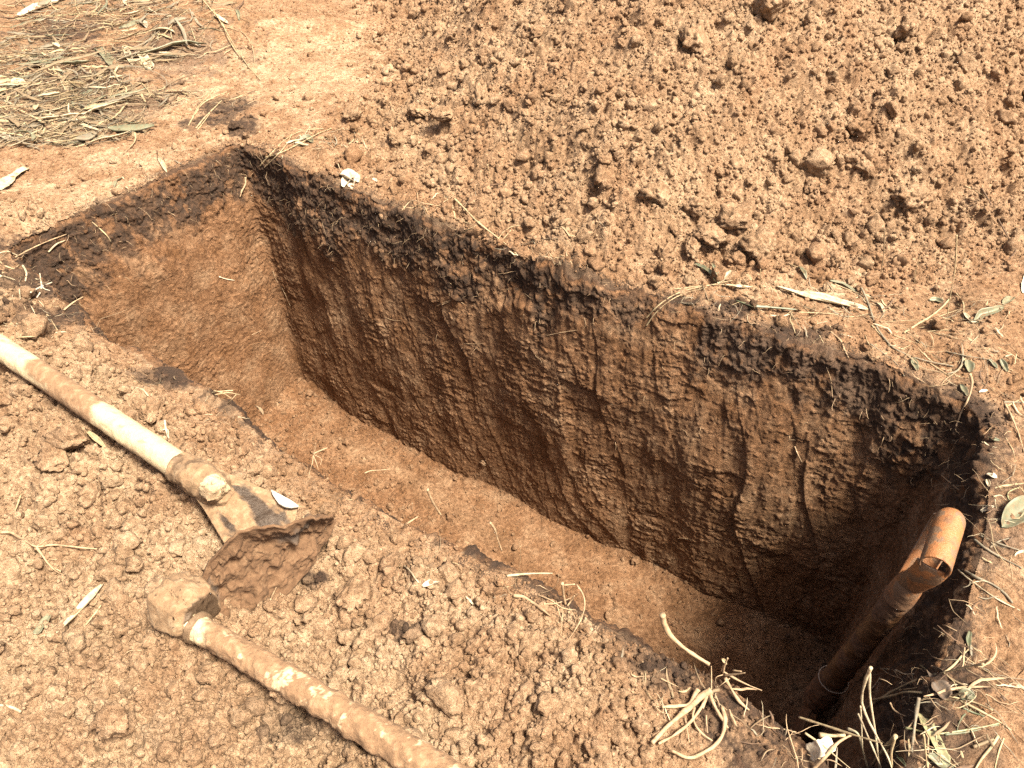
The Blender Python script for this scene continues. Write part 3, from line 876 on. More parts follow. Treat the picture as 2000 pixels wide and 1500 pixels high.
# polished corner of the blade
cg = np.array([[list(on_z(x, y, z)) for x, y, z in row] for row in
               [[(530, 958, .1385), (545, 966, .1385), (562, 975, .137), (585, 988, .133)],
                [(534, 970, .1375), (546, 975, .1375), (561, 981, .136), (582, 988, .132)],
                [(545, 986, .137), (556, 992, .136), (568, 994, .134), (583, 992, .131)]]])
shell('polished_corner', np.array([resample(r_, 16) for r_ in np.array([resample(cg[:, j], 12) for j in range(4)]).transpose(1, 0, 2)])[:, ::-1], .005, SHINY, t, .0006, lambda I, J: np.ones(I.shape))

# --- hoe: mud caked eye, upright blade, handle running out of the picture
t = empty('hoe', None, 'mud caked hoe with upright blade, below the pale handled shovel', 'hoe')
H0, H1, H2 = on_z(388, 1226, .150), on_z(640, 1376, .155), on_z(1010, 1600, .17)
hax = np.array((H0 - H1)[:]); hax /= np.linalg.norm(hax)
def bare_hoe(T, A):
    n = fbm(T * .9, A * .03, .03, 5, 83, .65)
    return np.clip(sstep(.085, .045, T + n * .014 - .012 * np.cos(A)) + sstep(1.1, 1.22, n + .35 * np.sin(A)) * .8, 0, 1)
tube('handle', [H0 + Vector(hax) * .02, H0, H1, H2], [.0205, .0212, .0238, .0250], PALE_WOOD, 52, .0025, .0030, bare_hoe, t, seed=9)
EC = on_z(358, 1183, .150)
drum('eye', EC, hax, .047, .043, STEEL, t, .0055, 7, lambda a, b, c: np.where(c < -.75, .8, 0) * 1.0)
tube('collar', [H0 + Vector(hax) * .006, H0 - Vector(hax) * .004], [.0275, .0262], STEEL, 40, .0018, .002, lambda T, A: .4 + 0 * T, t)
hole_shade = on_z(311, 1199, .168)  # dark stub standing in for the shade inside the eye's fastening hole
tube('hole_shade', [hole_shade + Vector((0, 0, .006)), hole_shade - Vector((0, 0, .02))], [.0055, .0055], STEEL, 14, .002, 0, 1.0, t)
top = resample([on_z(396, 1128, .175), on_z(408, 1096, .20), on_z(440, 1062, .235), on_z(470, 1043, .25), on_z(530, 1029, .245), on_z(595, 1020, .215), on_z(652, 1012, .170)], 120)
bot = resample([on_z(428, 1215, .105), on_z(470, 1218, .085), on_z(520, 1205, .075), on_z(575, 1150, .075), on_z(620, 1095, .08), on_z(640, 1055, .09), on_z(654, 1018, .12)], 120)
vv = np.linspace(0, 1, 80)
Gd = top[:, None, :] * (1 - vv)[None, :, None] + bot[:, None, :] * vv[None, :, None]
back = np.array([-.35, .75, -.55]) * .024
I_, J_ = np.meshgrid(np.linspace(0, 1, 120), vv, indexing='ij')
Gd += (np.sin(np.pi * J_ ** .8) * np.sin(np.pi * np.clip(I_ * .9 + .05, 0, 1)))[..., None] * back
shell('blade', Gd[:, ::-1], .005, tool_material('mud_caked_steel', (.05, .04, .034), mud=(.105, .056, .028), rough=.6), t, .0125,
      lambda I, J: sstep(.3, .6, np.exp(-(((I - .70) / .16) ** 2 + ((J - .72) / .22) ** 2)) * .8 + np.exp(-(((I - .04) / .05) ** 2 + ((J - .6) / .3) ** 2)) * .6 + fbm(I * .3, J * .2, .04, 4, 99) * .25) * .8, seed=4)

# --- shovel standing in the pit against its right end
t = empty('shovel', None, 'muddy shovel standing upright inside the pit, orange grip at its top', 'shovel')
GZ = .115
gN, gF = on_z(1826, 1108, GZ), on_z(1859, 1006, GZ)
gc = (gN + gF) / 2; cb = (gF - gN).normalized()
sock = on_z(1772, 1146, -.045)
foot_ = on_z(1528, 1452, -1.06)
pd = (foot_ - sock).normalized()
side = cb.cross(Vector((0, 0, 1))).normalized()                 # to the right of the crossbar
K = sock + pd * .50
tube('handle', [sock + pd * .01, sock + pd * .25, K], [.0270, .0275, .030], DARK_WOOD, 36, .004, .0022, lambda T, A: sstep(-.1, .3, fbm(T * .5, A * .03, .05, 4, 5)), t, seed=12)
so = tube('socket', [K, K + pd * .09, K + pd * .17], [.033, .037, .030], DARK_WOOD, 36, .004, .004, lambda T, A: 0 * T, t, seed=13)
tube('wire_ring', [K + pd * .0 + (cb * math.cos(a) + side * math.sin(a)) * .0365 for a in np.linspace(0, 2 * math.pi, 25)], .0014, SHINY, 8, .004, 0, .4, t, caps=False)
bw = np.linspace(-1, 1, 40); bh = np.linspace(0, 1, 50)
Gd = np.array([[list(K + pd * (.15 + .32 * h_) + cb * (w_ * (.035 + .075 * float(sstep(0, .25, h_)) - .045 * max(0, h_ - .75) / .25 * abs(w_)))
               + side * (.018 * (w_ * w_ - 1) + .02 * h_)) for w_ in bw] for h_ in bh])
shell('blade', Gd, .003, DARK_WOOD, t, .003)
# grip: folded sheet, an upturned channel for the crossbar with two arms drawn down into the socket
ux, uy = side, Vector((0, 0, 1))
RG = .0275
def chan(s_, a):                                                # a from -1 to 1 round the top of the channel
    th = a * math.radians(122)
    cen = gN.lerp(gF, s_)
    endr = 1 - .28 * max(0, (s_ - .86) / .14) ** 2
    return cen + (ux * math.sin(th) + uy * math.cos(th)) * RG * endr
grip = shell('grip_bar', np.array([[list(chan(s_, a)) for a in np.linspace(-1, 1, 44)] for s_ in np.linspace(0, 1, 40)]), -.0035, ORANGE, t, .0003,
             lambda I, J: np.clip(sstep(-.35, .15, fbm(I * .13, J * .11, .05, 5, 8, .65)), 0, 1))
def arm(s_end, nm, sgn):
    P0 = gN.lerp(gF, s_end) - uy * .012
    P3 = sock - pd * .004
    P1_ = P0 - uy * .045 + cb * sgn * .004
    P2_ = P3 - pd * .05 + cb * sgn * .014
    rows = []
    for k in np.linspace(0, 1, 40):
        c = P0 * (1 - k) ** 3 + P1_ * 3 * k * (1 - k) ** 2 + P2_ * 3 * k * k * (1 - k) + P3 * k ** 3
        dv = (P1_ - P0) * 3 * (1 - k) ** 2 + (P2_ - P1_) * 6 * k * (1 - k) + (P3 - P2_) * 3 * k * k
        dv.normalize()
        outn = (cb * sgn - dv * dv.dot(cb * sgn)).normalized()
        wd = dv.cross(outn).normalized()
        hw = RG * (1 - .12 * k)
        dep = .010 + .014 * k
        rows.append([list(c + wd * (hw * math.sin(a)) + outn * (dep * (math.cos(a) - .3))) for a in np.linspace(-1.45, 1.45, 26)])
    shell(nm, np.array(rows), .003, ORANGE, t, .0003, lambda I, J: np.clip(1.0 - .5 * I, 0, 1))
arm(.10, 'grip_arm', -1)
arm(.97, 'grip_arm', 1)
tube('grip_socket', [sock - pd * .03, sock, sock + pd * .05], [.0235, .0290, .0300], ORANGE, 36, .003, .0006, lambda T, A: np.clip(.9 - T, 0, 1), t)
rv = sock + (Vector((0, 0, CAM_H)) - sock).normalized() * .0285 + pd * .012
tube('rivet', [rv, rv + (Vector((0, 0, CAM_H)) - sock).normalized() * .003], [.0048, .0035], STEEL, 14, .001, 0, 1.0, t)

# ------------------------------------------------------------------ grass, stems, leaves and roots
def plant_material(name, col, rough=.7, var=.35, trans=0.0):
    m = bpy.data.materials.new(name)
    nt, b = nodes(m)
    tc = N(nt, 'ShaderNodeTexCoord').outputs['Object']
    n1 = noise(nt, tc, 35, 4, .65)
    n2 = noise(nt, tc, 400, 2, .6)
    c = ramp(nt, n1, [(.30, tuple(x * (1 - var) for x in col)), (.52, col), (.74, tuple(min(.9, x * (1 + var * .6)) for x in col))])
    n3 = noise(nt, tc, 110, 4, .7)
    c = mix(nt, ramp(nt, n3, [(.48, (0, 0, 0)), (.68, (.75, .75, .75))]), c, (.17, .10, .055))
    nt.links.new(c, b.inputs['Base Color'])
    b.inputs['Roughness'].default_value = rough
    bump(nt, b, n2, .0006, .5)
    return m

STRAW = plant_material('dry_straw', (.33, .26, .155))
CREAM = plant_material('bleached_leaf', (.40, .34, .235), .6, .38)
WHITE = plant_material('white_leaf', (.52, .46, .36), .55, .25)
GREYS = plant_material('grey_stem', (.17, .15, .11), .7)
BROWN = plant_material('brown_twig', (.075, .042, .024), .75)
TAN = plant_material('tan_branch', (.17, .125, .075), .75)
GREEN = plant_material('dull_green_blade', (.085, .10, .06), .5)
LEAFG = plant_material('grey_green_leaf', (.14, .145, .095), .5)
YELG = plant_material('yellow_green_blade', (.24, .235, .13), .5)
ROOT = plant_material('pale_root', (.33, .235, .145), .75)
DEADL = plant_material('dead_brown_leaf', (.08, .058, .043), .7)

EYE = Vector((0, 0, CAM_H))
def rimfix(p, h):
    """close to the lip of the pit a photo point belongs to the lip, not to the floor behind it"""
    if h.z < -.30:
        P = on_z(p[0], p[1], .03)
        l, q = lq(P.x, P.y)
        if -poly_sd(np.array([l]), np.array([q]), RIM_POLY)[0] > -.075 and q < 1.2: return P
    return h

def hits(pts, r, lift=0.0, air=False):
    """photo points laid on whatever surface they lie on; air=True: the stem stands free from its last (or first) point"""
    out = []
    if air:
        bp = pts[air - 1 if air > 0 else -1]
        base = rimfix(bp, surf(*bp[:2]))
        hz = Vector((base.x, base.y, 0)).normalized()
        for p in pts:
            d = ray(p[0], p[1])
            h = surf(p[0], p[1])
            tpl = (base - EYE).dot(hz) / d.dot(hz)
            P = EYE + d * tpl
            if (h - EYE).length < (P - EYE).length: P = h
            out.append(P + Vector((0, 0, r + lift)))
        return out
    prev = None
    for p in pts:
        h = rimfix(p, surf(p[0], p[1]))
        if prev is not None and (h - EYE).length > (prev - EYE).length + .16:      # the stem spans the pit here: stay level
            d = ray(p[0], p[1]); hz = Vector((prev.x, prev.y, 0)).normalized()
            h = EYE + d * ((prev - EYE).dot(hz) / d.dot(hz)) if d.z > -.2 else EYE + d * ((prev.z - CAM_H) / d.z)
        prev = h
        out.append(h + (EYE - h).normalized() * r * .8 + Vector((0, 0, r * .4 + lift + (p[2] if len(p) > 2 else 0))))
    return out

def smooth_path(P, drop=.006):
    """stems bridge small hollows instead of draping into them"""
    Q = [p.copy() for p in P]
    for _ in range(2):
        for i in range(1, len(Q) - 1):
            m = (Q[i - 1] + Q[i + 1]) / 2
            if m.z > Q[i].z + drop: Q[i] = Q[i].lerp(m, .6)
    return Q

def stem(pts, r, label, mat=STRAW, name='stem', cat='stem', air=False, lift=0.0, parent=None, group=None, r1=None, seg=7):
    r = r * .86
    P = smooth_path(hits(pts, r, lift, air))
    rad = np.linspace(r, r * .55 if r1 is None else r1, len(P))
    rad = rad * (1 + .12 * rng.normal(size=len(P)))
    kw = {} if parent else dict(label=label, cat=cat, group=group)
    return tube(name, P, np.abs(rad), mat, seg, .004, r * .24, None, parent, seed=int(rng.integers(0, 99)), **kw)

def bundle(name, label, cat, parts, group=None):
    """a thing of several stems: parts = [(child name, points, radius, material, air)]"""
    root = bpy.data.objects.new(name, None); COL.objects.link(root)
    root['label'] = label; root['category'] = cat
    if group: root['group'] = group
    for nm, pts, r, mat, air in parts:
        if nm == 'leaf' or nm == 'blade': blade(pts, r, '', mat, name=nm, parent=root, air=air)
        else: stem(pts, r, '', mat, name=nm, parent=root, air=air, lift=.006 if name == 'tangled_root' else 0)
    return root

def blade(pts, w, label, mat=CREAM, name='leaf', cat='leaf', parent=None, air=False, curl=.65, shape='lance', lift=.003, group=None, th=.0006, jag=0.0):
    """a thin leaf along photo points; w = width in metres"""
    P = hits(pts, .001, lift, air)
    P = smooth_path(P, .002)
    if shape == 'strap': curl = .2
    C = resample(P, 22)
    n = len(C); t = np.linspace(0, 1, n)
    if shape == 'lance': wd = np.sin(np.pi * np.clip(t * .92 + .08, 0, 1)) ** .6
    elif shape == 'heart': wd = np.interp(t, [0, .08, .25, .5, .8, 1], [.25, .8, 1, .85, .4, .02])
    elif shape == 'round': wd = np.sin(np.pi * np.clip(t * .96 + .02, 0, 1)) ** .5
    else: wd = np.interp(t, [0, .1, .9, 1], [.6, 1, .9, .5])
    if jag: wd = wd * (1 + jag * rng.normal(size=n))
    D = np.gradient(C, axis=0); D /= np.linalg.norm(D, axis=1)[:, None] + 1e-9
    up = np.array([0, 0, 1.0]) + rng.normal(size=3) * .25
    U = np.cross(D, up); U /= np.linalg.norm(U, axis=1)[:, None] + 1e-9
    W = np.cross(U, D)
    b = np.linspace(-1, 1, 9)
    ph = rng.uniform(0, 6)
    G = C[:, None] + U[:, None] * (b[None, :, None] * (w / 2 * wd)[:, None, None]) + W[:, None] * ((b[None] ** 2 * curl * w / 2 * wd[:, None]) + (np.sin(t * 9 + ph) * w * .06)[:, None] * b[None] - .12 * w * (1 - np.abs(b[None])) * wd[:, None])[..., None]
    kw = {} if parent else dict(label=label, cat=cat, group=group)
    return shell(name, G[:, ::-1], th, mat, parent, **kw)

# single stems and twigs: (points, radius, label, material, name, category, air)
T = [
 ([(1917, 368), (1935, 395), (1950, 430), (1970, 465), (1983, 490), (1975, 505), (1957, 517)], .0032, 'dark hooked twig on smooth soil at the right edge of the heap', BROWN, 'twig', 'twig', 0),
 ([(1885, 363), (1905, 373), (1935, 392)], .0018, 'short pale forked straw above the dark hooked twig', STRAW, 'straw', 'straw', 0),
 ([(1850, 408), (1900, 425), (1962, 442)], .0011, 'thin straw ending at the middle of the dark hooked twig', STRAW, 'straw', 'straw', 0),
 ([(1727, 447), (1726, 490), (1721, 532)], .0020, 'straight brown stem standing at the heap foot, left of the smooth lump', TAN, 'stem', 'stem', -1),
 ([(1868, 460), (1867, 490), (1864, 530), (1855, 580), (1849, 612), (1848, 640)], .0019, 'longest upright pale stem, standing at the right of the heap foot', STRAW, 'stem', 'stem', -1),
 ([(1797, 500), (1788, 530), (1786, 555)], .0012, 'thin kinked stem between the brown and the longest upright stems', STRAW, 'stem', 'stem', -1),
 ([(1485, 526), (1486, 550), (1486, 571)], .0016, 'short upright stalk below the biggest round clod', STRAW, 'stem', 'stem', -1),
 ([(635, 82), (636, 125), (638, 166)], .0016, 'thin upright straw on trodden soil left of the heap', STRAW, 'stem', 'stem', -1),
 ([(585, 72), (588, 96)], .0014, 'short straw stub above the pale trodden soil', STRAW, 'stem', 'stem', -1),
 ([(1514, 561), (1507, 575)], .0012, 'tiny stub beside the big dry blades', STRAW, 'stem', 'stem', 0),
 ([(1765, 651), (1785, 637), (1815, 620), (1840, 600), (1856, 582)], .0038, 'thick pale stem slanting across the far rim litter near the right', STRAW, 'stem', 'stem', 0),
 ([(1560, 610), (1620, 613), (1665, 619), (1700, 611)], .0020, 'long flat stem lying under the big dry blades', STRAW, 'stem', 'stem', 0),
 ([(1725, 629), (1770, 622), (1820, 625)], .0014, 'thin stem crossing below the thick pale stem', STRAW, 'stem', 'stem', 0),
 ([(1819, 625), (1840, 610), (1878, 603)], .0014, 'thin straw running right from the thick pale stem', STRAW, 'stem', 'stem', 0),
 ([(1682, 562), (1697, 590), (1706, 625), (1722, 655), (1748, 682), (1790, 700), (1862, 716)], .0034, 'long grey branch curving down the far rim to the right corner', GREYS, 'branch', 'branch', 0),
 ([(1867, 573), (1880, 590), (1881, 625)], .0022, 'bent grey straw beside the curled grey leaf', STRAW, 'straw', 'straw', 0),
 ([(1810, 648), (1845, 645), (1884, 648)], .0017, 'upper of two straws lying right of the thick pale stem', STRAW, 'straw', 'straw', 0),
 ([(1822, 650), (1850, 658), (1887, 666)], .0020, 'lower of two straws lying right of the thick pale stem', STRAW, 'straw', 'straw', 0),
 ([(1702, 635), (1720, 655), (1738, 672)], .0020, 'short straw against the long grey branch', STRAW, 'straw', 'straw', 0),
 ([(1745, 655), (1790, 670), (1822, 678)], .0013, 'thin straw right of the long grey branch', STRAW, 'straw', 'straw', 0),
 ([(1700, 672), (1725, 690), (1752, 712), (1766, 735)], .0020, 'grey twig hanging over the dark topsoil near the right corner', GREYS, 'twig', 'twig', 0),
 ([(1690, 655), (1697, 672), (1706, 684)], .0014, 'tiny fork above the orange crumb on the rim', STRAW, 'straw', 'straw', 0),
 ([(1622, 648), (1643, 668), (1650, 685), (1657, 699)], .0026, 'bent tan root over the dark rim, left of the orange crumb', ROOT, 'root', 'root', 0),
 ([(1600, 655), (1608, 670)], .0018, 'short straw left of the bent tan root', STRAW, 'straw', 'straw', 0),
 ([(1810, 705), (1835, 722), (1858, 735), (1875, 735)], .0016, 'thin straw above the right far corner', STRAW, 'straw', 'straw', 0),
 ([(1820, 712), (1860, 708), (1898, 700)], .0012, 'faint straw running right from the end of the grey branch', STRAW, 'straw', 'straw', 0),
 ([(1848, 687), (1885, 695), (1930, 702)], .0020, 'green grey stem above the far right corner', GREYS, 'stem', 'stem', 0),
 ([(1902, 743), (1925, 752), (1944, 767)], .0018, 'short tan straw right of the bent corner stem', TAN, 'straw', 'straw', 0),
 ([(1963, 790), (1974, 812), (1984, 832), (1992, 858), (2000, 884)], .0038, 'thick tan stem at the right frame edge below the far corner', ROOT, 'stem', 'stem', 0),
 ([(1960, 786), (1980, 786), (2004, 787)], .0030, 'level grey stem at the right frame edge', GREYS, 'stem', 'stem', 0),
 ([(1968, 793), (1985, 784), (2006, 774)], .0018, 'thin rising straw at the right frame edge', STRAW, 'straw', 'straw', 0),
 ([(1964, 855), (1978, 880), (1983, 900)], .0014, 'thin straw left of the thick tan edge stem', STRAW, 'straw', 'straw', 0),
 ([(1926, 958), (1950, 952), (2002, 944)], .0036, 'straight cream stick above the heart shaped leaf', STRAW, 'stick', 'stick', 0),
 ([(1903, 1055), (1925, 1072), (1950, 1087), (1995, 1110)], .0034, 'grey stick with a side fork below the heart shaped leaf', GREYS, 'stick', 'stick', 0),
 ([(1933, 1070), (1950, 1058), (1973, 1051)], .0024, 'small grey twig crossing the forked grey stick', GREYS, 'twig', 'twig', 0),
 ([(1915, 1047), (1940, 1058), (1990, 1075)], .0024, 'grey twig just above the forked grey stick', GREYS, 'twig', 'twig', 0),
 ([(1871, 1113), (1890, 1130), (1920, 1152), (1950, 1172), (1992, 1193)], .0024, 'cream stem curving down the right bank, lower of a crossing pair', CREAM, 'stem', 'stem', 0),
 ([(1880, 1113), (1910, 1130), (1940, 1143), (1962, 1160), (1977, 1178)], .0034, 'grey stem lying over the cream curved one on the right bank', GREYS, 'stem', 'stem', 0),
 ([(1823, 1227), (1840, 1237), (1857, 1248)], .0020, 'short pale straw on the right rim above the bottom bundle', STRAW, 'straw', 'straw', 0),
 ([(1841, 1221), (1857, 1227), (1869, 1233)], .0014, 'tiny white root just right of the short rim straw', ROOT, 'root', 'root', 0),
 ([(1822, 1283), (1835, 1288), (1850, 1291)], .0015, 'fine pale root on the rim above the yellow green blade bundle', ROOT, 'root', 'root', 0),
 ([(1830, 1305), (1860, 1328), (1885, 1340), (1908, 1352)], .0026, 'tan stem slanting behind the bottom right bundle', TAN, 'stem', 'stem', 0),
 ([(1888, 1308), (1930, 1333), (1962, 1362), (2000, 1395)], .0014, 'thin tan root running to the right edge of the photo', TAN, 'root', 'root', 0),
 ([(1935, 1338), (1970, 1350), (2004, 1358)], .0010, 'hair thin root branching to the right edge', TAN, 'root', 'root', 0),
 ([(1835, 1335), (1880, 1352), (1930, 1358), (1962, 1380), (1985, 1392)], .0012, 'fine curving root across the dead brown leaf', ROOT, 'root', 'root', 0),
 ([(1560, 1402), (1610, 1418), (1655, 1434), (1722, 1453)], .0026, 'thin straight straw leading from the near rim to the bottom corner', STRAW, 'straw', 'straw', 2),
 ([(1588, 1502), (1612, 1478), (1640, 1448), (1662, 1436)], .0030, 'tan stem crossing the cream leaf scrap at the bottom', ROOT, 'stem', 'stem', 0),
 ([(1572, 1432), (1605, 1455), (1635, 1480), (1665, 1505)], .0020, 'thin straw passing behind the cream leaf scrap', STRAW, 'straw', 'straw', 0),
 ([(1600, 1437), (1625, 1438), (1650, 1437)], .0050, 'stubby broken stalk lying beside the near right corner', STRAW, 'stalk', 'stalk', 0),
 ([(1793, 1364), (1785, 1400), (1782, 1440), (1779, 1470)], .0042, 'dark grey upright stick left of the yellow green blade', GREYS, 'stick', 'stick', 2),
 ([(1748, 1439), (1725, 1465), (1703, 1495)], .0042, 'pale stalk with a splintered head at the bottom', STRAW, 'stalk', 'stalk', -1),
 ([(1747, 1442), (1740, 1470), (1741, 1500)], .0026, 'stalk dropping from the splintered head', STRAW, 'stalk', 'stalk', -1),
 ([(1768, 1422), (1830, 1433), (1880, 1427), (1920, 1420), (1951, 1413)], .0024, 'green tipped stem crossing the yellow green blade', YELG, 'stem', 'stem', 0),
 ([(1845, 1435), (1890, 1430), (1950, 1416)], .0022, 'dull green stem just below the green tipped one', GREEN, 'stem', 'stem', 0),
 ([(1803, 1435), (1806, 1460), (1810, 1500)], .0022, 'upright straw standing left of the yellow green blade foot', STRAW, 'straw', 'straw', -1),
 ([(1949, 1438), (1935, 1460), (1915, 1485), (1903, 1505)], .0026, 'left one of two pale stems in the bottom right corner', STRAW, 'stem', 'stem', 0),
 ([(1960, 1442), (1950, 1470), (1942, 1505)], .0018, 'right one of two pale stems in the bottom right corner', STRAW, 'stem', 'stem', 0),
 ([(1900, 1460), (1920, 1452), (1940, 1444)], .0040, 'short fat stub in the bottom right corner', TAN, 'stub', 'stem stub', 0),
 ([(1896, 1385), (1880, 1400), (1872, 1415), (1868, 1430)], .0020, 'curved dark green grass blade right of the yellow green one', GREEN, 'leaf', 'leaf', 0),
 ([(1880, 1383), (1903, 1393), (1923, 1400)], .0026, 'short dull green stem under the grey green leaf', GREEN, 'stem', 'stem', 0),
 ([(1760, 1400), (1775, 1420), (1790, 1400)], .0014, 'fine white root loop above the grey stick foot', ROOT, 'root', 'root', 0),
 ([(1738, 1373), (1745, 1390), (1752, 1395), (1770, 1400)], .0018, 'small kinked root in the dark of the near right corner', ROOT, 'root', 'root', -1),
 ([(1786, 1420), (1789, 1450), (1810, 1475), (1830, 1480)], .0022, 'peeling stem left of the yellow green blade', ROOT, 'stem', 'stem', 0),
 ([(1293, 1203), (1297, 1222), (1308, 1243), (1325, 1260), (1345, 1276), (1385, 1300)], .0058, 'thick curved white root sticking up over the pit from the near rim', ROOT, 'root', 'root', -1),
 ([(1240 + 50, 1325), (1310, 1335), (1325, 1342)], .0016, 'thin root lying above the tangled root crown', ROOT, 'root', 'root', 0),
 ([(990, 1126), (1030, 1122), (1079, 1121)], .0030, 'straight white stick lying level out over the near rim', CREAM, 'stick', 'stick', 1),
 ([(835, 957), (842, 975), (850, 990), (862, 1008)], .0030, 'white root standing up from the near rim, midway along it', ROOT, 'root', 'root', -1),
 ([(805, 983), (805, 996)], .0012, 'tiny stub just left of the white root on the near rim', ROOT, 'root', 'root', -1),
 ([(957, 1022), (966, 1035), (971, 1052), (980, 1077)], .0030, 'crooked white root on the near rim above the white stick', ROOT, 'root', 'root', -1),
 ([(712, 925), (725, 920), (740, 919), (763, 917)], .0015, 'fine hooked root reaching out over the floor at the near rim', ROOT, 'root', 'root', 1),
 ([(785, 1032), (800, 1020), (817, 1009)], .0026, 'short tan root lying back from the near rim', ROOT, 'root', 'root', 0),
 ([(42, 965), (32, 995), (16, 1032)], .0018, 'thin straw on the left of the bank below the shovel handle', STRAW, 'straw', 'straw', 0),
 ([(147, 985), (165, 1010), (192, 1048)], .0009, 'hair thin root on the bank right of the branched root', ROOT, 'root', 'root', 0),
 ([(0, 1378), (20, 1381), (42, 1391)], .0040, 'curved cream root at the left frame edge near the bottom', CREAM, 'root', 'root', 0),
 ([(198, 1182), (185, 1200), (168, 1221)], .0024, 'short straw right of the pointed cream leaf', STRAW, 'straw', 'straw', 0),
 ([(480, 347), (479, 362), (472, 375), (469, 386)], .0055, 'stubby tan root poking from the topsoil in the far left corner', ROOT, 'root', 'root', 0),
 ([(533, 530), (540, 548), (552, 565), (560, 582), (567, 598)], .0020, 'crooked white root down the wall beside the far left corner', ROOT, 'root', 'root', 0),
 ([(428, 541), (440, 545), (458, 548)], .0030, 'small white root chip on the left end wall', WHITE, 'root', 'root', 0),
 ([(232, 540), (248, 543), (260, 557)], .0012, 'fine curved root on the left end wall', ROOT, 'root', 'root', 0),
 ([(492, 654), (510, 646), (527, 638)], .0014, 'thin straight root low on the left end wall', ROOT, 'root', 'root', 0),
 ([(854, 598), (868, 591), (881, 587)], .0024, 'short pale chip on the far wall', ROOT, 'root', 'root', 0),
 ([(905, 671), (922, 672), (943, 671)], .0013, 'thin level root on the far wall, left of the longer one', ROOT, 'root', 'root', 0),
 ([(1067, 656), (1095, 650), (1128, 645)], .0017, 'longer level pale root in the middle of the far wall', ROOT, 'root', 'root', 0),
 ([(756, 622), (770, 626), (784, 626)], .0011, 'faint thin root high on the left of the far wall', ROOT, 'root', 'root', 0),
 ([(1023, 614), (1020, 640)], .0010, 'hair thin stub on the far wall beside a spade ridge', ROOT, 'root', 'root', 0),
 ([(834, 814), (843, 808), (850, 804)], .0018, 'tiny root near the foot of the far wall', ROOT, 'root', 'root', 0),
 ([(1552, 872), (1557, 885), (1566, 903)], .0022, 'split pale root end on the right part of the far wall', ROOT, 'root', 'root', 0),
 ([(1614, 718), (1622, 740), (1626, 777)], .0012, 'white hair root hanging from the topsoil above the dark wall', ROOT, 'root', 'root', 0),
 ([(180, 434), (197, 449), (210, 462), (219, 476)], .0032, 'stout pale straw on the dark topsoil at the left end', STRAW, 'straw', 'straw', 0),
 ([(30, 503), (60, 485), (90, 473), (130, 458)], .0026, 'long pale root along the dark rim at the far left', ROOT, 'root', 'root', 0),
 ([(95, 493), (110, 478), (128, 470)], .0034, 'flat cream husk on the dark rim at the far left', CREAM, 'husk', 'husk', 0),
 ([(125, 606), (145, 590), (163, 580)], .0026, 'forked pale root low in the dark left corner', ROOT, 'root', 'root', 0),
 ([(32, 660), (60, 658), (85, 657)], .0026, 'level straw just above the shovel handle', STRAW, 'straw', 'straw', 0),
 ([(92, 615), (103, 630), (112, 645)], .0026, 'stout straw above the shovel handle in the dark corner', STRAW, 'straw', 'straw', 0),
 ([(185, 80), (215, 81), (250, 84), (300, 79), (317, 76), (330, 57), (345, 37), (367, 20)], .0036, 'long elbowed stem above the dark hollow in the upper left', STRAW, 'stem', 'stem', 0),
 ([(38, 0), (55, 20), (80, 45), (97, 70), (112, 90), (115, 112), (115, 137)], .0045, 'long knobbly branch running down through the litter at top left', TAN, 'branch', 'branch', 0),
 ([(30, 37), (90, 32), (150, 28), (200, 22), (262, 17)], .0042, 'green based stem under the big cream sheath, top left', YELG, 'stem', 'stem', 0),
 ([(275, 160), (290, 180), (315, 205), (350, 223)], .0034, 'bent cream stalk right of the litter, ending in a swollen tip', STRAW, 'stalk', 'stalk', 0),
 ([(123, 138), (160, 146), (215, 160)], .0024, 'thin arching stem beneath the dark hollow', STRAW, 'stem', 'stem', 0),
 ([(0, 205), (30, 228), (60, 243), (108, 250)], .0034, 'long curved stem at the left edge of the litter', STRAW, 'stem', 'stem', 0),
 ([(30, 262), (80, 264), (130, 256), (190, 250), (215, 258), (240, 270)], .0036, 'long lowest stem across the bottom of the litter patch', STRAW, 'stem', 'stem', 0),
 ([(307, 295), (308, 312)], .0026, 'short black stub standing at the left end rim', BROWN, 'stub', 'stem stub', -1),
]
for pts, r, label, mat, nm, cat, air in T:
    stem(pts, r, label, mat, nm, cat, air)

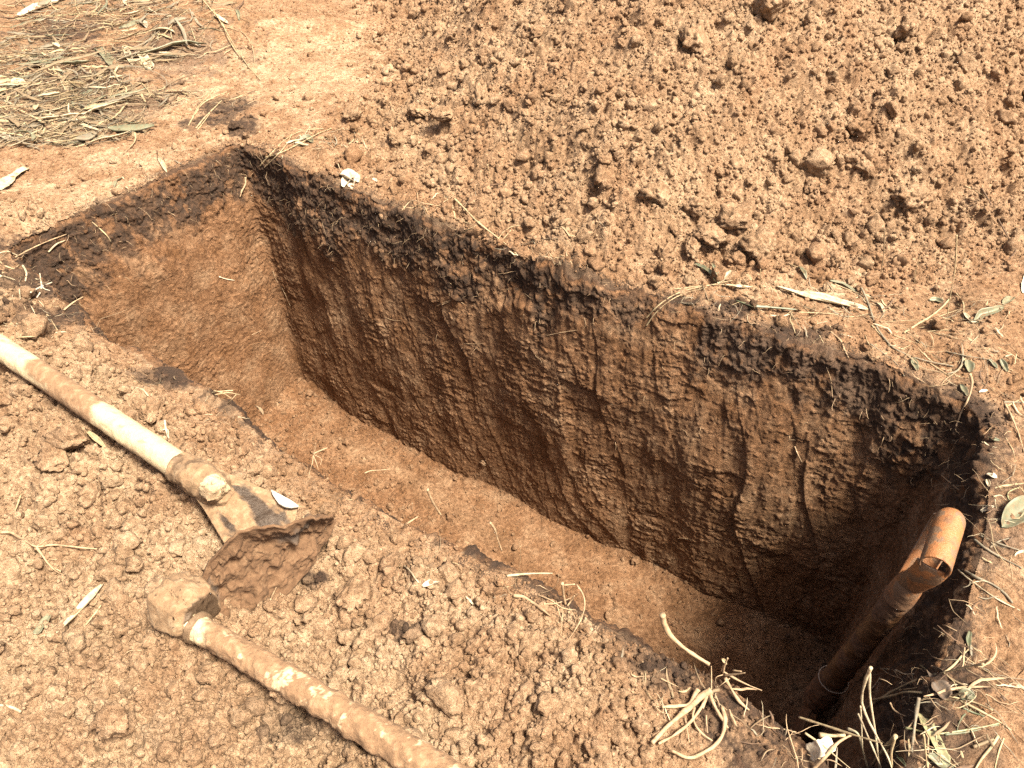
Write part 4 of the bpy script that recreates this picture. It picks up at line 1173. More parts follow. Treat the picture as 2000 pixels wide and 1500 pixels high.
# leaves and blades: (points, width, label, material, shape, name)
Lf = [
 ([(1515, 561), (1545, 573), (1585, 585), (1625, 592), (1668, 602)], .020, 'left one of two long dry blades on the far rim', CREAM, 'lance', 'leaf'),
 ([(1556, 575), (1600, 583), (1640, 594), (1695, 606)], .026, 'broad pale blade under the left long dry blade', CREAM, 'lance', 'leaf'),
 ([(1436, 589), (1470, 601), (1515, 605), (1558, 607)], .012, 'narrow dark green grass blade right of the grass tuft', GREEN, 'lance', 'leaf'),
 ([(1903, 632), (1915, 615), (1940, 609), (1960, 600)], .022, 'curled grey green leaf on the far bank near the right edge', LEAFG, 'lance', 'leaf'),
 ([(1881, 612), (1890, 625), (1900, 633)], .012, 'small pale leaf touching the curled grey green one', CREAM, 'lance', 'leaf'),
 ([(1958, 596), (1968, 588), (1978, 582)], .020, 'crumpled grey leaf far right on the far bank', LEAFG, 'round', 'leaf'),
 ([(1815, 588), (1828, 585), (1840, 592)], .018, 'shrivelled grey leaf beside the top of the thick pale stem', LEAFG, 'round', 'leaf'),
 ([(1712, 592), (1720, 600), (1726, 612)], .012, 'small oval pale leaf beside the long grey branch', CREAM, 'lance', 'leaf'),
 ([(1930, 703), (1938, 712), (1947, 722)], .011, 'small green leaf at the end of the grey green stem', LEAFG, 'lance', 'leaf'),
 ([(1953, 703), (1960, 715), (1966, 728)], .013, 'narrow grey leaf at the right of the small green one', LEAFG, 'lance', 'leaf'),
 ([(1782, 700), (1785, 715), (1790, 725)], .016, 'crinkled grey leaf by the dark topsoil near the corner', LEAFG, 'round', 'leaf'),
 ([(1876, 752), (1882, 765), (1888, 775)], .014, 'pale scrap beside the bent corner stem', LEAFG, 'round', 'leaf'),
 ([(1912, 768), (1920, 767), (1928, 764)], .010, 'white fleck right of the bent corner stem', WHITE, 'round', 'leaf'),
 ([(1893, 1235), (1889, 1250), (1891, 1267)], .009, 'slim dark green leaf at the tip of the bottom right branch', GREEN, 'lance', 'leaf'),
 ([(1797, 1394), (1812, 1420), (1828, 1450), (1840, 1475), (1848, 1495)], .020, 'broad yellow green blade standing in the bottom right bundle', YELG, 'strap', 'leaf'),
 ([(1811, 1478), (1835, 1492), (1862, 1506)], .022, 'grey green folded blade at the bottom edge', LEAFG, 'lance', 'leaf'),
 ([(1872, 1362), (1886, 1358), (1902, 1364)], .018, 'grey green leaf between the bundle stems', LEAFG, 'round', 'leaf'),
 ([(1808, 1312), (1822, 1316), (1840, 1312)], .022, 'crumpled dead brown leaf above the other one', DEADL, 'round', 'leaf'),
 ([(1820, 1335), (1832, 1350), (1845, 1368)], .034, 'largest crumpled dead brown leaf behind the bundle stems', DEADL, 'round', 'leaf'),
 ([(1796, 1302), (1803, 1306), (1811, 1311)], .007, 'tiny green leaf above the dead brown leaves', LEAFG, 'lance', 'leaf'),
 ([(1742, 1468), (1755, 1482), (1768, 1498)], .007, 'thin green blade tip at the bottom edge', GREEN, 'lance', 'leaf'),
 ([(1578, 1474), (1600, 1463), (1627, 1452)], .026, 'cream torn leaf scrap beside the near right corner', WHITE, 'strap', 'leaf'),
 ([(202, 1143), (178, 1172), (150, 1203), (112, 1238)], .017, 'pointed cream leaf lying on the bank left of the hoe', CREAM, 'lance', 'leaf'),
 ([(97, 1203), (84, 1222), (72, 1240)], .016, 'small folded grey leaf left of the pointed cream leaf', LEAFG, 'strap', 'leaf'),
 ([(172, 844), (188, 858), (207, 876)], .011, 'small pointed tan leaf below the shovel handle', STRAW, 'lance', 'leaf'),
 ([(826, 1147), (840, 1142), (856, 1140)], .018, 'white heart shaped scrap at the end of a thin stem', WHITE, 'round', 'leaf'),
 ([(728, 350), (736, 356)], .012, 'little white scrap right of the torn white leaf', WHITE, 'round', 'leaf'),
 ([(4, 372), (20, 352), (38, 340), (54, 330)], .045, 'large yellowish leaf at the left frame edge', CREAM, 'strap', 'leaf'),
 ([(0, 262), (10, 270), (22, 279)], .032, 'white leaf cut by the left frame edge', WHITE, 'round', 'leaf'),
 ([(42, 32), (70, 18), (100, 8), (128, -4)], .085, 'big cream sheath in the top left corner', WHITE, 'strap', 'leaf'),
 ([(190, 95), (205, 108), (218, 122), (226, 136)], .050, 'striped grey blade bent over the dark hollow', LEAFG, 'strap', 'leaf'),
 ([(243, 92), (252, 108), (260, 130)], .030, 'narrow pale blade right of the dark hollow', CREAM, 'lance', 'leaf'),
 ([(272, 98), (283, 115), (296, 137)], .046, 'broad white tipped blade right of the dark hollow', CREAM, 'strap', 'leaf'),
 ([(203, 213), (215, 211), (232, 203)], .034, 'white folded leaf below the litter, right of centre', WHITE, 'heart', 'leaf'),
 ([(275, 42), (283, 48), (287, 55)], .030, 'small white blossom like scrap under the elbowed stem', WHITE, 'round', 'leaf'),
 ([(372, 84), (385, 97), (392, 92)], .028, 'white forked scrap on the soil left of the trodden patch', WHITE, 'round', 'leaf'),
 ([(118, 142), (127, 165), (134, 185)], .026, 'upright cream blade in the middle of the litter', CREAM, 'lance', 'leaf'),
 ([(138, 165), (145, 175), (150, 190)], .026, 'green tinted blade right of the upright cream blade', LEAFG, 'strap', 'leaf'),
 ([(28, 178), (38, 168), (50, 172)], .05, 'pale rounded leaf on the left of the litter', CREAM, 'round', 'leaf'),
 ([(60, 168 + 8), (85, 182), (112, 186)], .018, 'long thin pale blade across the litter', CREAM, 'lance', 'leaf'),
 ([(310, 310), (318, 322), (326, 338)], .014, 'curled cream husk on the left end rim', CREAM, 'lance', 'leaf'),
 ([(225, 366), (228, 355), (240, 348)], .012, 'curled grey husk on the left end rim', LEAFG, 'lance', 'leaf'),
 ([(2006, 535), (1999, 556), (1998, 574)], .014, 'white upright scrap cut by the right frame edge', WHITE, 'strap', 'leaf'),
 ([(863, 597), (880, 590)], .006, 'tiny chip beside the pale chip on the far wall', ROOT, 'lance', 'leaf'),
 ([(1410, 1288), (1418, 1300)], .006, 'small bract on the near rim root tuft', STRAW, 'lance', 'leaf'),
 ([(1925, 928), (1936, 932), (1946, 934)], .014, 'white scrap above the cream stick at the right', WHITE, 'round', 'leaf'),
 ([(1927, 938), (1930, 952)], .008, 'tiny cream scrap touching the cream stick', CREAM, 'lance', 'leaf'),
 ([(1930, 855), (1940, 860), (1952, 862)], .010, 'small green scrap on the grey soil at the right rim', GREEN, 'lance', 'leaf'),
 ([(500, 795), (507, 800), (515, 812)], .009, 'tan leaf stub on the near rim at the foot of the left wall', TAN, 'lance', 'leaf'),
]
for pts, w, label, mat, shp, nm in Lf:
    blade(pts, w, label, mat, nm, 'leaf' if nm == 'leaf' else 'grass', shape=shp, jag=.05 if shp != 'lance' else .02, lift=.006 if w > .03 else .003)

# bundles
B = [
 ('dark_twig', 'short black twig on the heap foot with a pale stem standing at its middle', 'twig', [('twig', [(946, 365), (965, 360), (987, 358)], .0034, BROWN, 0), ('stem', [(952, 322), (956, 340), (960, 360)], .0018, STRAW, -1)]),
 ('forked_twig', 'long forked pale twig lying along the topsoil edge of the far rim', 'twig', [('twig', [(888, 389), (912, 412), (935, 436), (960, 457), (985, 475), (1009, 497)], .0038, STRAW, 0), ('side_twig', [(887, 425), (905, 435), (930, 441)], .0022, STRAW, 0), ('side_twig', [(930, 441), (917, 447), (905, 455)], .0018, STRAW, 0), ('side_twig', [(1016, 441), (1000, 443), (985, 452), (972, 468)], .0016, STRAW, 0), ('side_twig', [(998, 450), (985, 465), (963, 494)], .0016, STRAW, 0)]),
 ('forked_root', 'forked whitish root lying over the rim right of the torn white leaf', 'root', [('root', [(774, 423), (788, 408), (800, 395), (830, 398), (856, 403)], .0030, ROOT, 0), ('side_root', [(856, 403), (868, 394), (880, 386)], .0024, ROOT, 0), ('side_root', [(815, 375), (814, 390), (820, 402)], .0018, ROOT, 0), ('side_root', [(843, 418), (855, 405)], .0020, ROOT, 0)]),
 ('grass_tuft', 'green tipped grass tuft with long stems drooping over the far rim', 'grass tuft', [('stem', [(1262, 622), (1285, 598), (1310, 580), (1345, 566), (1385, 558), (1430, 548)], .0026, STRAW, 0), ('stem', [(1262, 637), (1280, 612), (1305, 590), (1340, 572), (1380, 562)], .0018, STRAW, 0), ('stem', [(1318, 565), (1355, 560), (1400, 556), (1470, 560)], .0022, STRAW, 0), ('stem', [(1372, 556), (1380, 578), (1386, 592)], .0018, TAN, 0), ('leaf', [(1402, 555), (1388, 535), (1372, 522), (1355, 516)], .016, GREEN, 0), ('leaf', [(1405, 553), (1400, 535), (1390, 515)], .010, LEAFG, 0), ('leaf', [(1402, 556), (1415, 545), (1428, 530)], .014, CREAM, 0), ('leaf', [(1410, 558), (1440, 562), (1470, 563)], .012, CREAM, 0), ('leaf', [(1398, 552), (1393, 543)], .020, GREEN, 0)]),
 ('litter_sprig', 'curled grey sprig lying right of the grass tuft, above the dry blades', 'sprig', [('stem', [(1540, 515), (1560, 523), (1578, 530)], .0016, STRAW, 0), ('leaf', [(1560, 522), (1570, 535), (1575, 548)], .014, LEAFG, 0), ('leaf', [(1620, 550), (1645, 556), (1672, 572)], .012, LEAFG, 0), ('stem', [(1615, 552), (1625, 565), (1632, 585)], .0018, GREYS, 0), ('stem', [(1630, 555), (1655, 565), (1680, 574)], .0020, STRAW, 0)]),
 ('corner_stem', 'bent pale stem with a leaf, hanging into the pit at the far right corner', 'stem', [('stem', [(1893, 732), (1897, 748), (1899, 762), (1888, 785), (1876, 808), (1866, 835)], .0040, ROOT, 3), ('leaf', [(1893, 728), (1891, 715), (1888, 704)], .022, LEAFG, 0)]),
 ('heart_leaf', 'large heart shaped grey green leaf with a curved stalk at the right edge', 'leaf', [('leaf', [(2018, 985), (2003, 992), (1988, 1003), (1970, 1018), (1955, 1031)], .050, LEAFG, 0), ('stalk', [(1990, 985), (1972, 978), (1968, 965), (1980, 956), (2004, 952)], .0024, YELG, 0)]),
 ('dry_sprig', 'dry white sprig lying left of the heart shaped leaf', 'sprig', [('stem', [(1940, 970), (1955, 968), (1965, 978)], .0016, CREAM, 0), ('stem', [(1943, 975), (1945, 990), (1950, 1003)], .0014, CREAM, 0), ('leaf', [(1914, 1000), (1925, 995), (1940, 990)], .008, WHITE, 0)]),
 ('white_root_sprig', 'star shaped white hair root in the dark right end of the pit', 'root', [('root', [(1838, 928), (1850, 940), (1862, 948), (1872, 957)], .0017, ROOT, 0), ('side_root', [(1837, 957), (1850, 951), (1864, 950), (1886, 949)], .0015, ROOT, 0), ('side_root', [(1840, 924), (1842, 934)], .0010, ROOT, 0), ('side_root', [(1825, 950), (1838, 942)], .0008, ROOT, 0)]),
 ('hanging_root', 'long beaded white hair root on the dark right wall of the pit', 'root', [('root', [(1882, 853), (1868, 862), (1860, 878), (1853, 895), (1851, 915)], .0013, ROOT, 0), ('side_root', [(1860, 860), (1868, 862)], .0008, ROOT, 0), ('side_root', [(1864, 884), (1857, 888)], .0008, ROOT, 0)]),
 ('bottom_branch', 'long forked pale branch crossing the near right corner of the pit', 'branch', [('branch', [(1688, 1388), (1705, 1372), (1740, 1350), (1780, 1333), (1812, 1322), (1842, 1315), (1880, 1305), (1920, 1298)], .0030, STRAW, 6), ('side_branch', [(1842, 1316), (1862, 1300), (1877, 1283), (1893, 1267)], .0026, STRAW, -1), ('side_branch', [(1733, 1353), (1770, 1347), (1808, 1342)], .0022, STRAW, 1), ('side_branch', [(1705, 1368), (1730, 1354), (1790, 1353), (1858, 1362), (1905, 1374), (1937, 1388)], .0026, STRAW, 5), ('side_branch', [(1858, 1361), (1872, 1356), (1885, 1354)], .0018, STRAW, 1), ('side_branch', [(1795, 1375), (1805, 1364), (1850, 1368), (1878, 1370)], .0018, STRAW, 3), ('side_branch', [(1877, 1370), (1920, 1392), (1955, 1412), (1975, 1427)], .0020, STRAW, 0), ('rootlet', [(1802, 1328), (1812, 1342), (1816, 1353)], .0010, ROOT, 1), ('rootlet', [(1772, 1320), (1783, 1330), (1795, 1338)], .0010, ROOT, 1)]),
 ('uprooted_plant', 'pulled grass with a pale root head arching over the near right corner', 'grass', [('stem', [(1700, 1305), (1690, 1328), (1684, 1352), (1683, 1376), (1692, 1402), (1712, 1440), (1735, 1485), (1742, 1505)], .0030, CREAM, -1), ('stem', [(1698, 1308), (1697, 1340), (1700, 1375), (1706, 1415), (1712, 1460), (1718, 1505)], .0027, CREAM, -1), ('stem', [(1675, 1395), (1688, 1425), (1705, 1465), (1722, 1505)], .0030, CREAM, -1), ('stem', [(1680, 1380), (1682, 1430), (1684, 1465), (1695, 1505)], .0024, CREAM, -1), ('root', [(1700, 1306), (1725, 1307), (1752, 1311), (1770, 1318), (1784, 1317)], .0024, CREAM, 1), ('rootlet', [(1722, 1307), (1740, 1319), (1762, 1326)], .0011, ROOT, 1), ('rootlet', [(1745, 1310), (1757, 1318), (1766, 1324)], .0010, ROOT, 1), ('rootlet', [(1703, 1307), (1712, 1318), (1722, 1316)], .0010, ROOT, 1), ('side_root', [(1698, 1350), (1708, 1340), (1718, 1326)], .0028, CREAM, 1), ('rootlet', [(1718, 1326), (1730, 1330), (1742, 1338)], .0009, ROOT, 1), ('rootlet', [(1702, 1352), (1713, 1347), (1717, 1332)], .0010, ROOT, 1), ('stem', [(1655, 1425), (1672, 1432), (1682, 1460), (1695, 1500)], .0032, CREAM, -1)]),
 ('tangled_root', 'big tangled root crown lying on the near bank by the right corner', 'root crown', [('root', [(1388, 1353), (1372, 1362), (1350, 1382), (1325, 1402), (1300, 1425), (1272, 1455)], .0068, ROOT, 0), ('root', [(1362, 1350), (1352, 1365), (1345, 1378), (1320, 1384), (1292, 1385)], .0066, ROOT, 0), ('root', [(1380, 1362), (1365, 1390), (1335, 1425), (1305, 1448), (1285, 1456)], .0036, ROOT, 0), ('root', [(1385, 1358), (1392, 1378), (1404, 1400), (1420, 1426)], .0044, ROOT, 0), ('root', [(1355, 1385), (1352, 1405), (1360, 1425), (1375, 1440), (1390, 1450)], .0026, ROOT, 0), ('root', [(1408, 1385), (1414, 1405), (1412, 1430), (1400, 1453), (1375, 1472), (1340, 1483), (1310, 1470)], .0048, ROOT, 0), ('root', [(1380, 1360), (1374, 1376), (1371, 1387)], .0052, ROOT, 0), ('root', [(1385, 1357), (1395, 1353), (1402, 1352)], .0062, TAN, 0), ('rootlet', [(1388, 1352), (1390, 1330), (1388, 1304)], .0014, ROOT, 0), ('rootlet', [(1290, 1385), (1280, 1383), (1290, 1400), (1306, 1398)], .0010, ROOT, 0), ('rootlet', [(1337, 1405), (1341, 1430), (1345, 1452)], .0016, ROOT, 0), ('rootlet', [(1378, 1400), (1379, 1420), (1381, 1435)], .0014, ROOT, 0), ('rootlet', [(1395, 1360), (1402, 1375), (1402, 1400)], .0014, ROOT, 0)]),
 ('root_tuft', 'tuft of broken roots and straw on the near rim above the root crown', 'root tuft', [('root', [(1412, 1312), (1440, 1328), (1465, 1340), (1488, 1349)], .0022, ROOT, 0), ('root', [(1416, 1325), (1428, 1350), (1445, 1372), (1463, 1388)], .0042, ROOT, 0), ('root', [(1415, 1320), (1435, 1318), (1455, 1315)], .0022, ROOT, 1), ('root', [(1412, 1316), (1415, 1300), (1421, 1286)], .0018, ROOT, 1), ('root', [(1408, 1312), (1412, 1300)], .0016, ROOT, 1), ('rootlet', [(1412, 1318), (1400, 1322), (1398, 1338)], .0012, ROOT, 0), ('rootlet', [(1425, 1325), (1412, 1335), (1397, 1346)], .0012, ROOT, 0), ('rootlet', [(1432, 1310), (1448, 1312)], .0016, ROOT, 1)]),
 ('rim_root_clump', 'fibrous root clump hanging at the near rim right of the white stick', 'root clump', [('root', [(1003, 1164), (1020, 1166), (1042, 1178), (1060, 1192), (1076, 1205)], .0042, ROOT, 0), ('root', [(1098, 1141), (1100, 1160), (1104, 1182)], .0040, ROOT, -1), ('root', [(1100, 1144), (1112, 1143), (1123, 1142)], .0024, ROOT, 1), ('rootlet', [(1126, 1142), (1138, 1160), (1142, 1185), (1140, 1215), (1125, 1238), (1108, 1252)], .0017, ROOT, 0), ('rootlet', [(1050, 1162), (1075, 1172), (1100, 1188), (1125, 1192)], .0017, ROOT, 0), ('rootlet', [(1062, 1180), (1090, 1182), (1118, 1172), (1128, 1160)], .0014, ROOT, 0), ('rootlet', [(1085, 1172), (1093, 1200), (1100, 1225)], .0011, ROOT, 0), ('rootlet', [(1110, 1185), (1122, 1205), (1125, 1222)], .0012, ROOT, 0), ('rootlet', [(1100, 1180), (1098, 1205), (1095, 1250)], .0010, ROOT, 0), ('root', [(1108, 1184), (1118, 1172), (1122, 1164)], .0026, ROOT, 0), ('rootlet', [(1055, 1160), (1080, 1150), (1090, 1135), (1090, 1122)], .0008, ROOT, 1)]),
 ('small_root_tuft', 'small pale root tuft on the near rim left of the shovel tip', 'root tuft', [('root', [(612, 890), (610, 905), (604, 920), (602, 935)], .0018, ROOT, 0), ('root', [(612, 890), (618, 905), (622, 918)], .0014, ROOT, 0), ('root', [(612, 888), (625, 882), (640, 876)], .0030, ROOT, 1), ('root', [(613, 888), (628, 898), (626, 908)], .0014, ROOT, 0), ('root', [(612, 888), (616, 875), (617, 866)], .0016, ROOT, 1)]),
 ('straw_tuft', 'little pale straw tuft on the near rim below the left wall', 'straw tuft', [('straw', [(415, 768), (432, 765), (455, 763)], .0026, STRAW, 0), ('straw', [(420, 772), (445, 768), (470, 772)], .0020, STRAW, 1), ('straw', [(418, 763), (435, 768), (452, 778)], .0018, STRAW, 0), ('straw', [(446, 788), (455, 778), (462, 770)], .0015, STRAW, 0)]),
 ('white_root_claw', 'small white claw of roots on the bank between shovel and pit', 'root', [('root', [(322, 822), (324, 838), (328, 855)], .0028, WHITE, 0), ('root', [(318, 840), (325, 838), (330, 858)], .0020, WHITE, 0)]),
 ('hoe_root', 'pale branched root hanging in front of the hoe blade', 'root', [('root', [(558, 1105), (551, 1125), (541, 1145), (528, 1172)], .0020, ROOT, 0), ('side_root', [(545, 1137), (552, 1152)], .0012, ROOT, 0), ('side_root', [(541, 1143), (535, 1150)], .0012, ROOT, 0)]),
 ('branched_root', 'long branched white root on the bank at the left frame edge', 'root', [('root', [(0, 1041), (18, 1040), (35, 1045), (52, 1058), (72, 1068), (100, 1065), (140, 1068), (165, 1072), (190, 1073)], .0028, ROOT, 0), ('side_root', [(72, 1070), (85, 1088), (98, 1105), (112, 1113), (120, 1117)], .0026, ROOT, 0), ('side_root', [(120, 1117), (126, 1108), (129, 1100)], .0018, ROOT, 0), ('side_root', [(98, 1106), (105, 1124), (122, 1122)], .0014, ROOT, 0), ('side_root', [(72, 1068), (88, 1056)], .0018, ROOT, 0), ('side_root', [(95, 1092), (115, 1094)], .0013, ROOT, 0)]),
 ('thin_twig', 'thin stem with its white heart shaped scrap on the near bank', 'stem', [('stem', [(790, 1106), (803, 1118), (815, 1135), (825, 1146)], .0020, CREAM, 0)]),
 ('torn_leaf', 'torn white star shaped leaf on the far rim left of the middle', 'leaf', [('leaf', [(664, 340), (682, 348), (702, 357)], .055, WHITE, 0), ('leaf', [(672, 366), (682, 350), (676, 334)], .036, WHITE, 0), ('leaf', [(690, 368), (688, 350), (700, 342)], .036, WHITE, 0), ('stem', [(660, 320), (665, 332), (672, 340)], .0018, CREAM, 0)]),
 ('rim_grass_bundle', 'bundle of dry grass with green leaves on the rim above the far left corner', 'grass bundle', [('stem', [(508, 325), (530, 300), (555, 275), (590, 256), (632, 252)], .0034, STRAW, 0), ('stem', [(518, 308), (545, 300), (580, 285), (620, 262), (648, 251)], .0028, STRAW, 0), ('stem', [(516, 328), (540, 305), (560, 282), (570, 262)], .0024, STRAW, 0), ('stem', [(568, 250), (600, 258), (630, 270), (648, 272)], .0022, STRAW, 0), ('leaf', [(585, 275), (600, 270), (612, 280)], .026, LEAFG, 0), ('leaf', [(575, 280), (592, 285), (603, 285)], .018, CREAM, 0), ('leaf', [(560, 282), (575, 277), (590, 275)], .012, CREAM, 0)]),
 ('straw_fan', 'fan of straight straws leaning on the soil behind the far left corner', 'straw', [('straw', [(368, 246), (382, 222), (400, 200), (425, 187), (444, 180)], .0034, STRAW, 0), ('straw', [(383, 251), (400, 230), (420, 210), (448, 182)], .0034, STRAW, 0), ('straw', [(372, 238), (388, 208), (405, 190), (423, 170)], .0026, STRAW, 0), ('straw', [(388, 195), (410, 194), (440, 184)], .0022, STRAW, 0), ('straw', [(385, 255), (402, 235), (410, 222)], .0028, STRAW, 0)]),
 ('dry_stalks', 'long strand of dry grass running down from the top edge left of the heap', 'grass', [('stem', [(395, 0), (415, 22), (432, 42), (442, 70), (452, 95), (470, 115), (500, 145), (512, 160)], .0034, STRAW, 0), ('stem', [(415, 0), (420, 25), (440, 55), (455, 85), (475, 120), (492, 140)], .0032, STRAW, 0), ('stem', [(400, 10), (430, 50), (470, 62), (490, 85), (498, 130)], .0020, STRAW, 0), ('leaf', [(418, 30), (432, 40), (447, 48)], .026, CREAM, 0), ('leaf', [(462, 20), (467, 30), (468, 42)], .018, LEAFG, 0)]),
 ('white_flower_husk', 'white star shaped husk on the dark topsoil at the left end', 'husk', [('petal', [(82, 560), (80, 548), (78, 535)], .0030, WHITE, 0), ('petal', [(82, 560), (95, 555), (102, 552)], .0034, WHITE, 0), ('petal', [(82, 560), (70, 565), (60, 572)], .0034, WHITE, 0), ('petal', [(82, 560), (78, 573), (72, 582)], .0030, WHITE, 0), ('petal', [(82, 560), (90, 566), (98, 568)], .0026, WHITE, 0)]),
 ('left_rim_straw', 'loose handful of pale husks on the rim by the left frame edge', 'straw', [('husk', [(0, 540), (18, 543), (30, 548)], .0050, CREAM, 0), ('husk', [(45, 520), (52, 535), (50, 550)], .0040, CREAM, 0), ('husk', [(0, 495), (15, 492), (35, 500)], .0040, CREAM, 0), ('husk', [(10, 520), (25, 525), (38, 518)], .0030, STRAW, 0), ('husk', [(38, 565), (40, 585)], .0030, CREAM, 0)]),
]
for nm, label, cat, parts in B:
    bundle(nm, label, cat, parts)

# ------------------------------------------------------------------ what nobody could count: litter, straw bits, hair roots
def zsurf(x, y):
    z, sd, hs, bm = ground(x, y, True, True)
    return z, sd, hs, bm

def ribbons(name, mats, n, region, lmin, lmax, wmin, wmax, seed, curve=.6, lift=.004, tubes=False, zfun=None):
    """thin curved blades lying on the soil, as one mesh"""
    g = np.random.default_rng(seed)
    x, y = region(g, n)
    z, sd, hs, bm = zsurf(x, y)
    ok = sd > .004
    x, y = x[ok], y[ok]; n = len(x)
    L = g.uniform(lmin, lmax, n) * (1 + (g.random(n) < .15) * 1.0); a = g.uniform(0, 2 * np.pi, n) if name != 'grass_litter' else g.normal(.12, .95, n)
    w = g.uniform(wmin, wmax, n) * np.where(g.random(n) < .25, 2.6, 1)
    cv = g.normal(0, curve, n)
    m = 9
    t = np.linspace(-.5, .5, m)
    ang = a[:, None] + cv[:, None] * t[None] * 2 + .16 * np.sin(t[None] * 7 + g.uniform(0, 6, n)[:, None])
    dx, dy = np.cos(ang) * L[:, None] / (m - 1), np.sin(ang) * L[:, None] / (m - 1)
    X = x[:, None] + np.cumsum(dx, 1) - dx.sum(1)[:, None] / 2; Y = y[:, None] + np.cumsum(dy, 1) - dy.sum(1)[:, None] / 2
    Z = ground(X, Y)
    sdX = -poly_sd(*lq(X, Y), RIM_POLY)
    Z = np.where(sdX < 0, np.take_along_axis(Z, np.argmax(sdX, 1)[:, None], 1), Z)
    # a blade bridges hollows: straighten its height towards its chord
    Zc = Z.mean(1)[:, None] + (t[None] * 2) * ((Z[:, -1] - Z[:, 0]) / 2)[:, None]
    Z = np.maximum(Z * .5 + Zc * .5, Z) + lift * g.random((n, 1)) * 2.5 + (np.abs(t[None]) * g.normal(0, .35, (n, 1)) * L[:, None] * .35).clip(0, .04)
    wd = w[:, None] * np.sin(np.pi * (t[None] + .5) * .9 + .16) ** .7
    nx, ny = -np.sin(ang), np.cos(ang)
    tw = g.normal(0, .5, (n, 1))
    rows = []
    for b, dz in ((-1, 0), (0, -1), (1, 0)):
        rows.append(np.stack([X + nx * wd * b * .5 * np.cos(tw), Y + ny * wd * b * .5 * np.cos(tw), Z + wd * .28 * (b * b) + b * wd * .5 * np.sin(tw)], -1))
    top = np.stack(rows, 2)                                     # n, m, 3, 3
    bot = top - np.array([0, 0, 1.0]) * np.maximum(.0005, .25 * wd)[..., None, None]
    V = np.concatenate([top, bot], 2)                           # n, m, 6, 3
    base = (np.arange(n) * m * 6)[:, None, None] + (np.arange(m - 1) * 6)[None, :, None]
    ringp = [0, 1, 2, 5, 4, 3]
    Fq = []
    for k in range(6):
        p, q = ringp[k], ringp[(k + 1) % 6]
        Fq.append(base + np.array([p, p + 6, q + 6, q])[None, None])
    F = np.concatenate([f.reshape(-1, 4) for f in Fq])[:, ::-1]
    caps = (np.arange(n) * m * 6)[:, None]
    F = np.r_[F, caps + [0, 1, 4, 3], caps + [1, 2, 5, 4], caps + (m - 1) * 6 + [3, 4, 1, 0], caps + (m - 1) * 6 + [4, 5, 2, 1]]
    me = np_mesh(name, V.reshape(-1, 3), F, None)
    for mt in mats: me.materials.append(mt)
    pick = g.integers(0, len(mats), n)
    nf = n * (m - 1)
    mi = np.concatenate([np.repeat(pick, m - 1)] * 6 + [pick] * 4)
    me.polygons.foreach_set('material_index', mi.astype(np.int32))
    return link(name, me, kind='stuff')

def px_cloud(blobs_):
    def f(g, n):
        k = g.integers(0, len(blobs_), n)
        xs, ys = [], []
        W = np.array([b[4] for b in blobs_]); k = g.choice(len(blobs_), n, p=W / W.sum())
        cs = np.array([[*on_z(b[0], b[1])[:2], b[2], b[3]] for b in blobs_])
        r = np.sqrt(g.random(n)) ; a = g.uniform(0, 2 * np.pi, n)
        return cs[k, 0] + r * np.cos(a) * cs[k, 2], cs[k, 1] + r * np.sin(a) * cs[k, 3]
    return f

LIT = px_cloud([(60, 170, .42, .16, 3), (40, 100, .35, .22, 1.6), (60, 230, .40, .12, 2.2), (170, 190, .28, .12, 1.6), (250, 30, .55, .35, 1.8), (120, 30, .6, .35, 1.6), (330, 15, .4, .3, .9), (60, 265, .35, .10, 1.2), (10, 140, .3, .3, 1), (-60, 200, .6, .5, 2), (200, 235, .25, .12, .7), (330, 90, .3, .25, .8), (280, 190, .2, .15, .4), (200, 120, .35, .2, 1.2), (100, 255, .4, .12, 1.2)])
ribbons('grass_litter', [STRAW, GREYS, TAN, GREYS, STRAW, TAN, BROWN, BROWN, TAN], 2700, LIT, .03, .20, .0010, .0040, 21, .6, .006)
ribbons('grass_litter', [STRAW, CREAM, TAN, LEAFG, GREYS, TAN], 340, LIT, .05, .22, .004, .014, 24, .45, .010)
RIMS = px_cloud([(1500, 600, .35, .10, 1.6), (1750, 640, .30, .14, 2.2), (1850, 700, .16, .12, 1.4), (1960, 850, .12, .2, 1.2), (1950, 1000, .12, .15, 1.0), (1930, 1150, .12, .12, .6), (1880, 1400, .18, .14, 2.2), (1620, 1460, .14, .08, 1.3), (1750, 1450, .12, .1, .8),
                 (620, 290, .22, .12, 1.2), (800, 410, .25, .06, .9), (1080, 500, .20, .06, .9), (430, 200, .2, .14, 1.0), (250, 330, .25, .18, .8), (60, 520, .22, .16, 1.8), (110, 640, .18, .12, 1.1), (400, 80, .25, .35, 1.2),
                 (560, 820, .3, .04, .5), (1050, 1150, .25, .06, .6), (1400, 1330, .2, .08, 1.0), (400, 1100, .5, .3, .35), (350, 760, .2, .08, .5)])
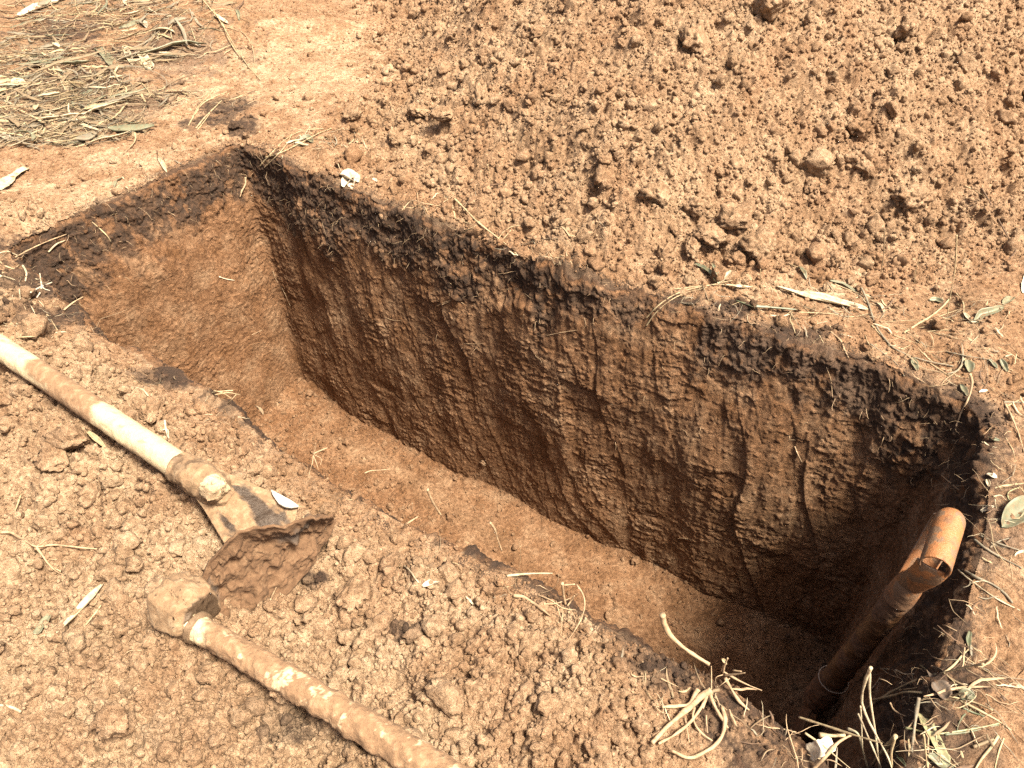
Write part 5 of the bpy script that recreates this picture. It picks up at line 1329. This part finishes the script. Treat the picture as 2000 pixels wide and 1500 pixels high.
ribbons('straw_bits', [STRAW, CREAM, ROOT, GREYS, TAN, BROWN], 1100, RIMS, .010, .075, .0008, .0020, 22, .4, .003)

def hair_roots():
    """fine roots that stick out of the cut topsoil, one tangled mass"""
    g = np.random.default_rng(33)
    me = WALL.data
    n = len(me.vertices)
    co = np.empty(n * 3, np.float32); me.vertices.foreach_get('co', co); co = co.reshape(-1, 3)
    nr = np.empty(n * 3, np.float32); me.vertices.foreach_get('normal', nr); nr = nr.reshape(-1, 3)
    dk = np.empty(n, np.float32); me.attributes['dark'].data.foreach_get('value', dk)
    l, q = lq(co[:, 0], co[:, 1])
    vis = (q > 1.0) | (l < -2.2) | (l > .1)
    w = np.where((co[:, 2] > -.42) & vis, .03 + dk ** 2, 0) + .004 * vis
    ii = g.choice(n, 1300, p=w / w.sum())
    V, F, base = [], [], 0
    for i in ii:
        L = g.uniform(.006, .045) * (1.6 if g.random() < .12 else 1); r = g.uniform(.0005, .0011)
        p = co[i].astype(float) - nr[i] * .003
        d = nr[i] * .55 + g.normal(size=3) * .7; d /= np.linalg.norm(d)
        m = 7; P = [p]
        for k in range(m - 1):
            d = d + g.normal(size=3) * .28 + np.array([0, 0, -.12]); d /= np.linalg.norm(d)
            P.append(P[-1] + d * L / (m - 1))
        P = np.array(P); D = np.gradient(P, axis=0); D /= np.linalg.norm(D, axis=1)[:, None]
        U = np.cross(D, [.3, .2, 1.0]); U /= np.linalg.norm(U, axis=1)[:, None] + 1e-9; W_ = np.cross(U, D)
        rr = np.linspace(r, r * .4, m)[:, None]
        ring = np.stack([P + rr * (math.cos(a) * U + math.sin(a) * W_) for a in (0, 2.1, 4.2)], 1).reshape(-1, 3)
        V.append(ring)
        for k in range(m - 1):
            for j in range(3):
                a, b = base + k * 3 + j, base + k * 3 + (j + 1) % 3
                F.append([a, b, b + 3, a + 3])
        base += m * 3
    me = np_mesh('fine_roots', np.concatenate(V), np.array(F), ROOT)
    link('fine_roots', me, kind='stuff')
hair_roots()
